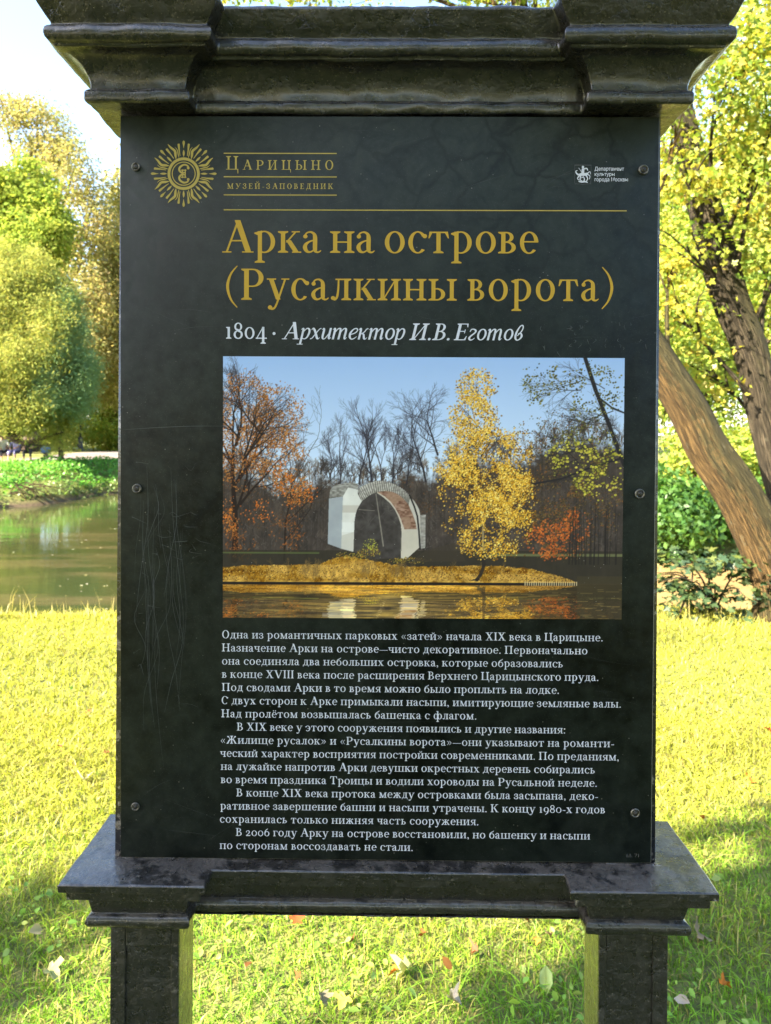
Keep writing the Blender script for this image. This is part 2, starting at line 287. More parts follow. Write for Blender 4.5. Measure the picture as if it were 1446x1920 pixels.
def draw(c, g):
    """lower-case skeletons; returns the advance width"""
    S, H = g.S, g.H; h = 100-H
    if c == 'а':
        g.cv([(12, 76, 9), (19, 91, 7), (36, 96.5, 8), (51, 88, S*.7), (56, 70, S), (56, 18, S), (61, 5, S*.6), (72, 3.5, 7), (82, 11, 4)]); g.dt(14, 76, 9.5)
        g.cv([(54, 59, H), (34, 53, H+1), (17, 40, S*.75), (12.5, 24, S), (20, 8, S*.75), (34, 3.5, H+1.5), (48, 11, H), (56, 22, H)]); return 84
    if c == 'б':
        g.ar(47, 46, 41, 48, 0, 360, S, H); g.cv([(14, 42, S*.9), (15, 75, S*.8), (29, 104, S*.7), (54, 121, 12), (70, 131, 9), (80, 147, 3)]); return 94
    if c == 'в':
        g.st(14, 0, 100, 'l', 'l'); g.hb(20, 38, h); g.hb(20, 40, 49); g.hb(20, 42, 0)
        g.ar(36, 75, 31, 25, -90, 90, S*.9, H); g.ar(39, 27.5, 38, 27.5, -90, 90, S, H); return 84
    if c == 'г':
        g.st(14, 0, 100, 'f', 'l'); g.hb(20, 70, h); g.q((58, h), (70, 100), (73, 70), (68, 70)); return 76
    if c == 'д':
        g.cv([(36, 97, H+1), (35, 60, H+2), (29, 25, H+2), (17, 3, H)]); g.st(62, 0, 100, '', ''); g.hb(24, 94, h); g.hb(4, 94, 0)
        g.q((4, H), (14, H), (9, -27), (4, -27)); g.q((84, H), (94, H), (94, -27), (89, -27)); return 99
    if c in 'её':
        g.ar(47, 50, 40, 52, 4, 318, S, H); g.ar(47, 50, 40, 52, 4, 40, S*.75, H); g.hb(16, 86, 51)
        if c == 'ё': g.dt(32, 126, 9); g.dt(64, 126, 9)
        return 88
    if c == 'ж':
        g.st(59, 0, 100)
        for m in (1, -1):
            X = lambda v: 59+S/2+m*v
            g.cv([(X(5), 50, H), (X(25), 66, H+1), (X(38), 88, 9), (X(47), 93, 8)]); g.dt(X(46), 89, 9)
            g.cv([(X(8), 52, S*.6), (X(26), 46, S*.9), (X(44), 14, S), (X(52), 3, S)]); g.ss(X(38), X(66), 0, 1)
        return 137
    if c == 'з':
        g.cv([(11, 78, 8), (19, 92, 7), (38, 97, H+1), (56, 89, S*.75), (60, 75, S*.95), (52, 59, S*.6), (28, 52, H)])
        g.cv([(28, 52, H), (54, 48, S*.55), (65, 28, S), (55, 8, S*.7), (34, 3, H+1), (14, 9, 7), (8, 24, 8)]); g.dt(13, 77, 9); g.dt(11, 25, 9); return 80
    if c in 'ий':
        g.st(14); g.st(75); g.q((30, 4), (30, 16), (78, 96), (78, 84))
        if c == 'й': g.cv([(34, 140, 4), (41, 124, 9), (54, 118, 12), (67, 124, 9), (74, 140, 4)])
        return 108
    if c == 'к':
        g.st(14); g.di(38, 48, 78, 98, 9); g.ss(60, 96, 100, -1); g.di(46, 58, 82, 0, S*1.25); g.ss(62, 102, 0, 1); return 102
    if c == 'л':
        g.st(62, 0, 100, 'f', 'r'); g.hb(22, 70, h); g.cv([(36, 97, H+1), (35, 55, H+2), (30, 18, 10), (20, 4, 11), (11, 7, 10)]); g.dt(11, 10, 9.5); return 96
    if c == 'м':
        g.st(17, 0, 100, 'f', '', 9); g.ss(2, 30, 100, -1); g.di(25, 100, 62, 2, S*1.15); g.di(62, 4, 100, 98, 8.5); g.st(94, 0, 100, 'f', 'r'); return 128
    if c == 'н': g.st(14); g.st(75); g.hb(30, 80, 47); return 108
    if c == 'о': g.ar(49, 50, 43, 52, 0, 360, S+1, H); return 98
    if c == 'п': g.st(14, 0, 100, 'f', 'l'); g.st(75, 0, 100, 'f', 'r'); g.hb(20, 80, h); return 108
    if c == 'р': g.st(17, -47, 100, 'f', 'g'); g.ar(45, 50, 47, 52, -128, 126, S+1, H); return 100
    if c == 'с': g.ar(47, 50, 41, 52, 36, 318, S+1, H); g.dt(77, 79, 10); return 86
    if c == 'т':
        g.st(38, 0, 100, 'f', ''); g.hb(8, 87, h)
        g.q((8, 100), (20, h), (8, 69), (3, 69)); g.q((87, 100), (75, h), (87, 69), (92, 69)); return 95
    if c == 'у':
        g.di(21, 99, 54, 2, S*1.15); g.di(86, 99, 46, -22, 9); g.cv([(47, -18, 9), (38, -36, 9), (26, -42, 10), (17, -37, 10)]); g.dt(17, -35, 10)
        g.ss(2, 44, 100, -1); g.ss(68, 104, 100, -1); return 100
    if c == 'ф':
        g.st(62, -47, 148, 'f', 'l'); g.ar(41, 50, 35, 52, 0, 360, S, H); g.ar(102, 50, 35, 52, 0, 360, S, H); return 144
    if c == 'х':
        g.di(22, 99, 78, 1, S*1.3); g.di(76, 99, 19, 1, 9)
        for a, b, y, d in ((3, 46, 100, -1), (58, 96, 100, -1), (2, 40, 0, 1), (56, 100, 0, 1)): g.ss(a, b, y, d)
        return 101
    if c in 'цшщ':
        xs = (14, 75) if c == 'ц' else (14, 71, 128)
        for x in xs: g.st(x, 0, 100, '', 'f')
        e = xs[-1]+S; g.ss(1, e, 0, 1); g.hb(14, e+(12 if c != 'ш' else 0), 0)
        if c == 'ш': g.ss(e, e+13, 0, 1); return 161
        g.q((e+4, H), (e+13, H), (e+13, -29), (e+7, -29)); return e+17
    if c == 'ч':
        g.st(64); g.st(13, 62, 100, '', 'f'); g.cv([(13+S/2, 66, S), (15+S/2, 52, S*.8), (38, 43, H+1), (56, 46, H+1), (68, 54, H)]); return 97
    if c in 'ыь':
        g.st(14, 0, 100, 'l', 'f'); g.hb(20, 42, 0); g.hb(20, 42, 51); g.ar(39, 29, 37, 29, -90, 90, S, H)
        if c == 'ы': g.st(97); return 130
        return 84
    if c == 'э': g.ar(39, 50, 41, 52, 144, -138, S+1, H); g.dt(10, 79, 10); g.hb(34, 74, 48); return 86
    if c == 'ю': g.st(14); g.hb(30, 66, 47); g.ar(97, 50, 40, 52, 0, 360, S+1, H); return 145
    if c == 'я':
        g.st(62, 0, 100, 'r', 'r'); g.hb(44, 70, h); g.hb(44, 70, 43); g.ar(46, 71.5, 36, 28.5, 90, 270, S*.9, H)
        g.di(50, 46, 24, 3, S*.8); g.ss(4, 30, 0, 1); return 95
    if c == '0': g.ar(49, 50, 43, 52, 0, 360, S*.9, H); return 98
    if c == '1': g.st(28, 0, 102, 'f', 'l'); return 70
    if c == '2':
        g.cv([(12, 74, 9), (18, 92, 8), (38, 98, 9), (58, 88, S*.8), (62, 70, S*.9), (46, 42, 12), (10, 6, 7)]); g.dt(14, 74, 9); g.hb(8, 76, 0, 14); g.q((70, 10), (76, 14), (82, 30), (78, 30)); return 86
    if c == '4': g.hb(2, 98, 0, 10); g.di(10, 4, 66, 104, 9); g.st(56, -42, 104, 'f', ''); return 100
    if c == '6': g.ar(47, 44, 41, 46, 0, 360, S, H); g.cv([(15, 40, S), (17, 75, S*.9), (34, 112, 13), (66, 138, 6)]); return 94
    if c == '8': g.ar(47, 36, 40, 38, 0, 360, S*.9, H+1); g.ar(47, 104, 34, 36, 0, 360, S*.8, H+1); g.cv([(24, 86, 8), (47, 72, S), (68, 56, 8)]); return 94
    if c == '9': g.ar(47, 56, 41, 46, 0, 360, S, H); g.cv([(79, 60, S), (77, 25, S*.9), (60, -12, 13), (28, -38, 6)]); return 94
    if c == '.': g.dt(18, 8, 11); return 38
    if c == '·': g.dt(28, 46, 13); return 56
    if c == ',': g.dt(18, 9, 11); g.cv([(24, 8, 9), (24, -8, 8), (12, -26, 4)]); return 38
    if c == ':': g.dt(20, 10, 11); g.dt(20, 82, 11); return 42
    if c == '-': g.hb(8, 54, 40, 10); return 60
    if c == '—': g.hb(2, 138, 40, 7); return 140
    if c in '«»':
        for x in (10, 44):
            if c == '«': g.q((x+30, 88), (x+38, 88), (x+10, 50), (x, 50)); g.q((x, 50), (x+10, 50), (x+38, 12), (x+30, 12))
            else: g.q((x, 88), (x+8, 88), (x+38, 50), (x+28, 50)); g.q((x+28, 50), (x+38, 50), (x+8, 12), (x, 12))
        return 94
    if c in '()':
        m = (lambda x: x) if c == '(' else (lambda x: 62-x)
        g.cv([(m(56), 158, 4), (m(26), 118, 9), (m(12), 62, 13), (m(26), 4, 9), (m(56), -36, 4)], 7); return 62
    if c == ' ': return 42
    # capitals with shapes of their own (145 high)
    C = 145; s = S*1.2
    if c == 'А': g.di(21, 1, 70, C, 9); g.di(68, C+6, 116, 1, s*1.15); g.hb(36, 98, 52); g.ss(2, 42, 0, 1); g.ss(88, 138, 0, 1); return 136
    if c == 'Е':
        g.st(18, 0, C, 'l', 'l', s); g.hb(24, 92, C-H); g.hb(24, 80, 74); g.hb(24, 96, 0); g.q((80, C-H), (92, C), (95, C-32), (90, C-32)); g.q((84, H), (97, 0), (101, 36), (96, 36)); g.q((74, 60), (80, 60), (80, 94), (74, 94)); return 106
    if c == 'Р': g.st(18, 0, C, 'f', 'l', s); g.hb(24, 60, C-H); g.hb(24, 60, 60); g.ar(58, 102.5, 48, 42.5, -90, 90, s, H); return 112
    if c == 'I': g.st(18, 0, C, 'f', 'f', s); return 36+s
    if c == 'V': g.di(24, C-1, 72, 0, s*1.15); g.di(120, C-1, 72, 0, 9); g.ss(2, 50, C, -1); g.ss(98, 138, C, -1); return 138
    if c == 'У': g.di(24, C-1, 68, 52, s*1.15); g.di(118, C-1, 56, 18, 9); g.cv([(57, 22, 9), (46, 5, 10), (34, 2, 11), (24, 8, 10)]); g.dt(25, 10, 10); g.ss(2, 50, C, -1); g.ss(96, 136, C, -1); return 132
    return None

def italic(c, g):
    S, H = g.S*.9, g.H
    e = lambda x, y: g.cv([(x-14, y-14, 4), (x-5, y-3, 8), (x, y-14, S)])
    if c == 'р': g.cv([(2, 84, 4), (14, 97, 9), (20, 84, S)]); g.q((11, -40), (11+S, -40), (11+S, 92), (11, 92)); g.ss(-6, 40, -46, 1); g.cv([(26, 70, H), (44, 95, 9), (64, 88, S*.8), (70, 60, S), (62, 20, S*.8), (44, 4, H+1), (26, 10, H)]); return 80
    if c == 'х': g.cv([(4, 82, 6), (14, 97, 10), (26, 84, S), (44, 50, S), (60, 14, S), (70, 4, 9), (82, 16, 5)]); g.cv([(78, 94, 9), (66, 92, 8), (44, 52, H+1), (22, 10, 8), (8, 6, 9)]); return 84
    if c == 'и': g.cv([(2, 84, 4), (12, 96, 9), (18, 82, S), (18, 26, S), (26, 5, S*.6), (42, 10, H+1), (62, 50, H)]); g.cv([(68, 100, S), (68, 24, S), (74, 5, S*.6), (86, 18, 4)]); return 86
    if c == 'т':
        g.cv([(2, 84, 4), (12, 97, 9), (18, 82, S), (18, 0, S)])
        for x in (22, 66): g.cv([(x, 60, H), (x+16, 90, H+2), (x+32, 96, S*.7), (x+40, 78, S), (x+40, 20 if x > 40 else 0, S)]+([(x+46, 4, S*.6), (x+58, 18, 4)] if x > 40 else []))
        return 130
    if c == 'е': g.cv([(22, 44, H), (52, 58, H+2), (66, 80, 9), (56, 96, 9), (34, 90, H+2), (16, 60, S), (16, 26, S), (32, 4, S*.6), (52, 8, H+1), (70, 26, 5)]); return 74
    if c == 'к': g.cv([(2, 84, 4), (12, 97, 9), (18, 82, S), (18, 0, S)]); g.cv([(24, 48, H), (48, 66, H+1), (62, 92, 9), (74, 94, 10)]); g.cv([(28, 52, H), (46, 46, S*.8), (56, 14, S), (66, 3, 9), (80, 18, 4)]); return 82
    if c == 'о': g.ar(42, 50, 37, 51, 0, 360, S, H+1); return 80
    if c == 'г': g.cv([(10, 74, 8), (18, 94, 10), (38, 96, S*.6), (54, 84, S*.9), (52, 66, S*.8), (24, 36, S*.8), (16, 18, S), (26, 3, S*.7), (44, 5, 8), (58, 20, 5)]); return 66
    if c == 'в': g.cv([(30, 40, H), (54, 76, H+2), (62, 110, 9), (52, 132, 9), (34, 120, H+2), (18, 70, S), (18, 26, S), (34, 3, S*.6), (54, 10, S*.6), (66, 36, S), (54, 62, S*.6), (34, 58, H)]); return 78
    return None

LOWCAP = 'ВГДЖЗИЙКМНОПСТХЦЧШЩЫЬЭЮЯXO'
GC = {}
def glyph(c, S, H, style='r'):
    """(list of convex polygons, advance) of one letter"""
    k = (c, S, H, style)
    if k in GC: return GC[k]
    g = Glyph(S, H)
    if style == 'i':
        adv = italic(c, g)
        if adv is None:
            ps, adv = glyph(c, S, H); ps = [list(p) for p in ps]
        else: ps = g.p
        ps = [[(x*.96+y*.21, y) for x, y in p] for p in ps]; adv *= .96
    else:
        if c in LOWCAP or c == 'X':
            lc = {'X': 'х', 'O': 'о'}.get(c, c.lower())
            g = Glyph(S*1.2/1.36, H/1.4); adv = draw(lc, g)*1.30; ps = [[(x*1.30, y*1.45) for x, y in p] for p in g.p]
        else:
            adv = draw(c, g); ps = g.p
            if adv is None: raise ValueError(c)
    GC[k] = (ps, adv); return GC[k]
# ---------------------------------------------------------------- the printed photograph on the panel: an autumn island with a brick arch
def printed_photo():
    R = np.random.default_rng(11); W, Hh = 1360, 888
    im = np.zeros((Hh, W, 3), np.float32)
    yy, xx = np.mgrid[0:Hh, 0:W].astype(np.float32)
    def noise(cx, cy, seed):
        r = np.random.default_rng(seed); gx, gy = int(W/cx)+3, int(Hh/cy)+3
        g = r.random((gy, gx)).astype(np.float32); fx, fy = xx/cx, yy/cy
        ix, iy = fx.astype(int), fy.astype(int); tx, ty = fx-ix, fy-iy
        tx, ty = tx*tx*(3-2*tx), ty*ty*(3-2*ty)
        return (g[iy, ix]*(1-tx)+g[iy, ix+1]*tx)*(1-ty)+(g[iy+1, ix]*(1-tx)+g[iy+1, ix+1]*tx)*ty
    def fbm(c, seed, n=4): return sum(noise(c/2**i, c/2**i, seed+i)*.5**i for i in range(n))/sum(.5**i for i in range(n))
    def put(m, col, a=1.0):
        a = (np.asarray(m, np.float32)*a)[..., None]; im[:] = im*(1-a)+np.asarray(col, np.float32)/255*a
    def poly(pts):
        m = np.zeros((Hh, W), bool); P = np.array(pts, float); n = len(P)
        for i in range(n):
            (x0, y0), (x1, y1) = P[i], P[(i+1) % n]
            if y0 == y1: continue
            c = ((y0 <= yy) != (y1 <= yy)) & (xx < (x1-x0)*(yy-y0)/(y1-y0)+x0); m ^= c
        return m
    def line(x0, y0, x1, y1, w0, w1, col, a=1.0):
        p = int(max(w0, w1))+2
        xa, xb = int(max(0, min(x0, x1)-p)), int(min(W, max(x0, x1)+p)); ya, yb = int(max(0, min(y0, y1)-p)), int(min(Hh, max(y0, y1)+p))
        if xa >= xb or ya >= yb: return
        X, Y = xx[ya:yb, xa:xb]-x0, yy[ya:yb, xa:xb]-y0; dx, dy = x1-x0, y1-y0; l = dx*dx+dy*dy+1e-6
        t = np.clip((X*dx+Y*dy)/l, 0, 1); d = np.hypot(X-t*dx, Y-t*dy)
        m = (np.clip((w0+(w1-w0)*t)/2+.5-d, 0, 1)*a)[..., None]; im[ya:yb, xa:xb] = im[ya:yb, xa:xb]*(1-m)+np.array(col, np.float32)/255*m
    def branch(x, y, ang, l, w, col, depth, spread=.5, lean=0, a=1.0, up=.0):
        n = 4
        for i in range(n):
            ang += R.normal(0, .10)+lean; ang += up*(math.pi/2-ang)
            x2, y2 = x+math.cos(ang)*l/n, y-math.sin(ang)*l/n
            w2 = w*.86; line(x, y, x2, y2, w, w2, col, a); x, y, w = x2, y2, w2
            if depth > 0 and R.random() < .8:
                branch(x, y, ang+R.choice([-1, 1])*R.uniform(spread*.5, spread*1.3), l*R.uniform(.45, .7), w*.6, col, depth-1, spread, lean, a, up)
        if depth > 0: branch(x, y, ang+R.normal(0, .2), l*.55, w*.8, col, depth-1, spread, lean, a, up)
    def leaves(px, py, cols, r0=1, r1=3, a=1.0):
        n = len(px); r = R.integers(r0, r1+1, n); cols = np.asarray(cols, np.float32)/255; c = cols[R.integers(0, len(cols), n)]*R.uniform(.8, 1.12, (n, 1)).astype(np.float32)
        for dy in range(-r1, r1+1):
            for dx in range(-r1, r1+1):
                k = (dx*dx+dy*dy*1.6 <= r*r*.9) & (R.random(n) < .93)
                X, Y = (px[k]+dx).astype(int), (py[k]+dy).astype(int); ok = (X >= 0) & (X < W) & (Y >= 0) & (Y < Hh)
                im[Y[ok], X[ok]] = im[Y[ok], X[ok]]*(1-a)+c[k][ok]*a
    def cloud(n, lobes):
        out = []
        ws = np.array([a*b for _, _, a, b in lobes]); ws = ws/ws.sum()
        for (cx, cy, a, b), w in zip(lobes, ws):
            m = int(n*w)+1; t = R.random(m)*2*math.pi; r = np.sqrt(R.random(m))*R.uniform(.75, 1.08, m)
            out.append(np.stack([cx+a*r*np.cos(t), cy+b*r*np.sin(t)], 1))
        P = np.concatenate(out); nz = fbm(46, 77)[np.clip(P[:, 1], 0, Hh-1).astype(int), np.clip(P[:, 0], 0, W-1).astype(int)]
        P = P[R.random(len(P)) < np.clip((nz-.33)*5, .1, 1)]; R.shuffle(P); return P[:, 0], P[:, 1]
    # sky
    t = np.clip(yy/430, 0, 1)[..., None]; im[:] = np.array([152, 182, 230])/255*(1-t)+np.array([208, 226, 250])/255*t
    # far wood: dark, with a ragged top and upright stems
    top = 410+60*(noise(90, 2000, 3)[0]-.5)+24*(noise(22, 2000, 4)[0]-.5)+14*(noise(7, 2000, 5)[0]-.5)
    top = top-70*np.clip((xx[0]-560)/300, 0, 1)-60*np.clip((150-xx[0])/200, 0, 1)-90*np.clip((xx[0]-1000)/200, 0, 1)
    m = yy > top[None, :]
    f = fbm(24, 21)[..., None]; v = noise(5, 90, 31)[..., None]
    wood = (np.array([46, 41, 40])+f*np.array([42, 35, 30])+(v-.5)*np.array([10, 9, 8]))
    put(np.clip((yy-top[None, :])/46+.5*(fbm(9, 23)-.5), 0, 1), (0, 0, 0), 0); al = np.clip((yy-top[None, :])/46+1.2*(fbm(9, 23)-.5), 0, 1)[..., None]; im[:] = im*(1-al)+wood/255*al
    x, y = cloud(7000, [(120, 480, 200, 110), (700, 470, 260, 90), (1120, 470, 280, 120), (420, 470, 160, 60)]); leaves(x, y, [(96, 60, 36), (120, 74, 40), (74, 52, 38), (60, 50, 44), (104, 84, 60)], 1, 3, .55)
    for i in range(110):
        x = R.uniform(0, W); y = top[int(x)]-R.uniform(0, 30); c = R.choice([24, 34, 86]); line(x, y, x+R.normal(0, 6), R.uniform(560, 690), 1, R.uniform(1.5, 3), (c, c*.94, c*.92), .35)
    for i in range(190): x = R.uniform(0, W); branch(x, top[int(x)]+12, math.pi/2+R.normal(0, .15), R.uniform(16, 46), R.uniform(2, 3.5), R.choice([[62, 54, 52], [48, 42, 42], [92, 70, 50]]), 3, .5, 0, .8)
    for i in range(2600): x, y = R.uniform(0, W), R.uniform(420, 660); a = R.normal(math.pi/2, .6); l = R.uniform(6, 26); c = R.choice([30, 40, 88, 112, 126]); line(x, y, x+math.cos(a)*l, y-math.sin(a)*l, 1.2, .8, (c, c*.92, c*.88), .55)
    x, y = cloud(9000, [(560, 470, 560, 60), (1060, 420, 300, 150), (150, 480, 170, 130)])
    leaves(x, y, [(92, 66, 44), (70, 56, 44), (104, 78, 52), (52, 46, 44), (84, 74, 58)], 1, 2, .7)
    # bare trees in the middle
    for x, y0, l, w in ((508, 440, 150, 9), (465, 430, 110, 6), (400, 430, 110, 5), (366, 420, 90, 4), (575, 440, 110, 6), (626, 430, 95, 5), (540, 430, 120, 5)):
        branch(x, y0, math.pi/2+R.normal(0, .05), l, w, (44, 40, 48), 4, .42, 0, .9, .06)
    branch(730, 330, 2.0, 120, 7, (44, 40, 46), 4, .6); branch(690, 420, 1.75, 150, 7, (44, 40, 46), 4, .6)
    # orange oak on the left
    for x, y0, ang, l, w in ((40, 690, 1.52, 320, 22), (52, 420, 1.0, 170, 10), (60, 500, .7, 150, 9), (30, 360, 2.2, 90, 8), (45, 300, 1.3, 150, 10), (210, 690, 1.58, 260, 7)):
        branch(x, y0, ang, l, w, (38, 28, 26), 4, .6)
    x, y = cloud(11000, [(70, 170, 110, 120), (190, 210, 105, 120), (60, 330, 110, 130), (190, 350, 110, 110), (240, 440, 80, 70), (30, 560, 30, 60)])
    leaves(x, y, [(176, 104, 40), (200, 128, 56), (150, 84, 30), (120, 70, 34), (214, 146, 76), (90, 56, 34)], 1, 3, .8)
    x, y = cloud(620, [(255, 455, 85, 60), (200, 400, 60, 50), (25, 545, 40, 70), (120, 520, 60, 50)]); leaves(x, y, [(216, 114, 34), (226, 134, 56), (176, 92, 34)], 1, 3)
    for k in range(5): branch(70+R.uniform(-30, 60), R.uniform(250, 460), R.uniform(.4, 2.4), 130, 7, (34, 26, 26), 3, .6, 0, .9)
    x, y = cloud(900, [(60, 640, 60, 60), (220, 600, 60, 70)]); leaves(x, y, [(140, 80, 34), (110, 66, 34), (180, 104, 44)], 1, 3, .7)
    # island lawn, mound and shade below the wood
    put((yy > 655) & (yy < 770), (48, 44, 36), .75)
    put((yy > 664) & (yy < 674) & (xx > 900), (150, 158, 100), .5); put((yy > 662) & (yy < 668) & (xx < 330), (96, 110, 60), .7)
    lawn_top = np.interp(xx[0], [0, 80, 200, 330, 360, 420, 480, 620, 760, 880, 960, 1060, 1150, 1205], [716, 708, 706, 704, 690, 672, 684, 712, 710, 706, 708, 718, 742, 762])
    gr = (yy > lawn_top[None, :]+6*(noise(9, 9, 8)-.5)) & (yy < 764) & (xx < 1206)
    g = (np.array([134, 98, 42])+fbm(10, 41)[..., None]*np.array([130, 112, 60])-40*(fbm(60, 55)[..., None] > .56))
    g = g-46*np.clip((noise(120, 14, 57)[..., None]-.5)*3, 0, 1); im[gr] = np.clip(g/255, 0, 1)[gr]
    x = R.uniform(0, 1190, 5200); y = R.uniform(0, 1, 5200); y = np.interp(x, np.arange(W), lawn_top)*(1-y)+760*y
    leaves(x, y, [(196, 154, 70), (150, 104, 40), (92, 66, 32), (214, 176, 92), (170, 126, 50), (74, 58, 30)], 1, 2)
    for i in range(70):
        x = R.choice([R.uniform(280, 330), R.uniform(470, 510), R.uniform(560, 640), R.uniform(60, 1000)]); branch(x, R.uniform(720, 758), math.pi/2+R.normal(0, .25), 22, 1.6, (128, 100, 56), 2, .6)
    # the arch
    Z = lambda P: [(327.5+a*.275, 384.7+b*.275) for a, b in P]
    grain = (fbm(30, 61)[..., None]-.5)*34; stone = (noise(8, 4, 64)[..., None]-.5)*80; sm = lambda P: [tuple(q) for q in (lambda A: np.concatenate([A[:1], (A[:-1]*.75+A[1:]*.25).repeat(1, 0), A[-1:]]) if len(A) > 2 else A)(np.array(P, float))]
    def part(P, col, tex=None, k=1.0):
        m = poly(Z(P)); put(m, col)
        if tex is not None: im[m] += (np.broadcast_to(tex, im.shape)/255*k)[m]
        return m
    inner = [(530, 380), (575, 343), (620, 310), (668, 284), (720, 265), (780, 253), (840, 250), (905, 260), (960, 280), (1010, 312), (1050, 350), (1085, 388), (1110, 420)]
    outer = [(476, 235), (500, 210), (560, 180), (630, 150), (700, 128), (760, 124), (820, 130), (885, 146), (940, 170), (1005, 204), (1060, 240), (1098, 280), (1130, 320)]
    rear = [(720, 275), (800, 330), (880, 400), (940, 480), (985, 570), (1015, 660), (1025, 760), (1018, 1085)]
    fedge = [(1110, 420), (1130, 470), (1160, 530), (1180, 590), (1200, 650), (1212, 720), (1228, 830), (1240, 950)]
    part([(530, 380), (495, 440), (470, 490), (452, 550), (442, 620), (436, 800), (430, 1000), (620, 1090), (1018, 1085)]+rear[::-1]+inner[4::-1], (66, 61, 60), (fbm(16, 91)[..., None]-.5)*40)
    for k in range(26): a, b = Z([(R.uniform(460, 980), R.uniform(420, 760))])[0]; branch(a, b, R.uniform(0, 3.1), R.uniform(8, 22), 1.2, (104, 98, 94), 1, .6, 0, .6)
    (a, b), (c, d) = Z([(705, 285), (800, 930)]); line(a, b, c, d, 2.5, 4.5, (150, 142, 132), .8); (a, b), (c, d) = Z([(495, 480), (690, 496)]); line(a, b, c, d, 2, 1.6, (150, 142, 134), .8)
    part([(125, 345), (298, 318), (278, 965), (112, 905)], (158, 163, 170), grain, .6)
    part([(128, 335), (140, 240), (190, 182), (330, 153), (440, 148), (492, 178), (480, 240), (360, 212), (300, 316)], (142, 139, 134), stone)
    for k in range(7): (a, b), (c, d) = Z([(132, 200+k*20), (318, 176+k*20)]); line(a, b, c, d, 1.2, 1.2, (84, 82, 80), .6)
    m = part([(298, 318), (360, 210), (478, 234), (482, 290), (530, 380), (495, 440), (470, 490), (452, 550), (442, 620), (436, 800), (430, 1003), (278, 965)], (214, 212, 208), grain, .7)
    Y = (yy-384.7)/.275; X = (xx-327.5)/.275
    put(m & (Y > 430) & (Y < 520), (178, 168, 158), .6); put(m & (Y > 640) & (Y < 760), (232, 232, 230), .6); put(m & (Y > 800-.3*(X-290)), (188, 182, 172), .6)
    part(inner[4:]+fedge+[(1090, 1088)]+rear[::-1], (196, 187, 174), grain, .6)
    bk = part(inner[4:]+fedge[:6]+[(1170, 720), (1060, 722), (1030, 640), (1000, 560), (950, 470), (890, 385), (810, 315)], (134, 102, 86), (noise(7, 4, 66)[..., None]-.5)*70)
    put(bk & (noise(26, 26, 68) > .62), (156, 126, 106), .7)
    part([(1110, 420), (1130, 320), (1175, 370), (1212, 425), (1240, 480), (1252, 540), (1258, 750), (1262, 962), (1240, 950)]+fedge[::-1], (190, 184, 176), grain, .7)
    part([(1252, 545), (1322, 540), (1318, 952), (1262, 962)], (152, 147, 142), stone, .6)
    part(outer+inner[::-1], (176, 171, 164), stone, .8)
    O, I = np.array(outer, float), np.array(inner, float)
    for k in np.linspace(.4, 11.8, 27):
        q = int(k); f = k-q; (a, b), (c, d) = Z([I[q]*(1-f)+I[q+1]*f, O[q]*(1-f)+O[q+1]*f]); line(a, b, c, d, 2.6, 2.2, (70, 66, 64), .85)
    P = Z([(1122, 305), (1180, 440), (1218, 560), (1240, 750), (1254, 965)])
    for (a, b), (c, d) in zip(P, P[1:]): line(a, b, c, d, 5.5, 5.5, (30, 28, 30))
    x, y = cloud(900, [(500, 664, 40, 24), (430, 676, 60, 14), (640, 690, 80, 12)]); leaves(x, y, [(120, 104, 40), (90, 74, 36), (166, 150, 60), (166, 120, 50)], 1, 2)
    x, y = cloud(110, [(505, 640, 26, 26)]); leaves(x, y, [(190, 190, 70), (160, 160, 60)], 1, 2)
    put(poly([(640, 694), (690, 656), (790, 628), (830, 692)]), (62, 54, 46), .7)
    # right-hand wood with thin leaves and dark limbs
    x, y = cloud(7000, [(1150, 330, 190, 150), (1250, 470, 130, 160), (1100, 600, 120, 90), (1180, 560, 150, 130)])
    leaves(x, y, [(70, 58, 36), (96, 78, 42), (120, 96, 48), (52, 46, 38), (134, 82, 40)], 1, 3, .8)
    x, y = cloud(1300, [(1120, 620, 100, 70), (1200, 570, 60, 60)]); leaves(x, y, [(196, 96, 38), (160, 76, 34), (214, 120, 54)], 1, 4, .85)
    for p in ([(1225, 0), (1262, 110), (1310, 230), (1360, 360)], [(1280, 140), (1320, 170), (1360, 186)], [(1350, 340), (1250, 370), (1150, 410), (1040, 430)]):
        for (x0, y0), (x1, y1) in zip(p, p[1:]): line(x0, y0, x1, y1, 13 if p[0][1] == 0 else 7, 14 if p[0][1] == 0 else 5, (36, 34, 38))
    for k in range(16): branch(R.uniform(1190, 1340), R.uniform(20, 420), R.uniform(2.3, 3.7), 95, 3, (40, 36, 38), 3, .5, 0, .9)
    x, y = cloud(1500, [(1250, 110, 120, 110), (1230, 330, 130, 120), (1080, 90, 80, 80)]); leaves(x, y, [(58, 58, 36), (92, 88, 40), (120, 116, 48)], 2, 4)
    x, y = cloud(620, [(1270, 380, 100, 110), (1180, 330, 90, 60)]); leaves(x, y, [(186, 178, 60), (206, 190, 80), (160, 156, 54)], 2, 5)
    for k in range(26): x = R.uniform(1180, 1350); line(x, R.uniform(480, 560), x+R.normal(0, 4), 700, 1.5, 3, (36, 32, 32), .8)
    # the yellow birch
    for k in range(14): branch(880, R.uniform(160, 560), R.choice([R.uniform(.5, 1.1), R.uniform(2.0, 2.6)]), 70, 4, (60, 46, 34), 2, .5)
    lob = [(858, 110, 72, 76), (850, 210, 88, 90), (868, 320, 130, 100), (890, 430, 170, 110), (900, 540, 160, 100), (920, 620, 130, 70), (800, 380, 90, 80), (990, 350, 70, 110), (980, 480, 90, 110)]
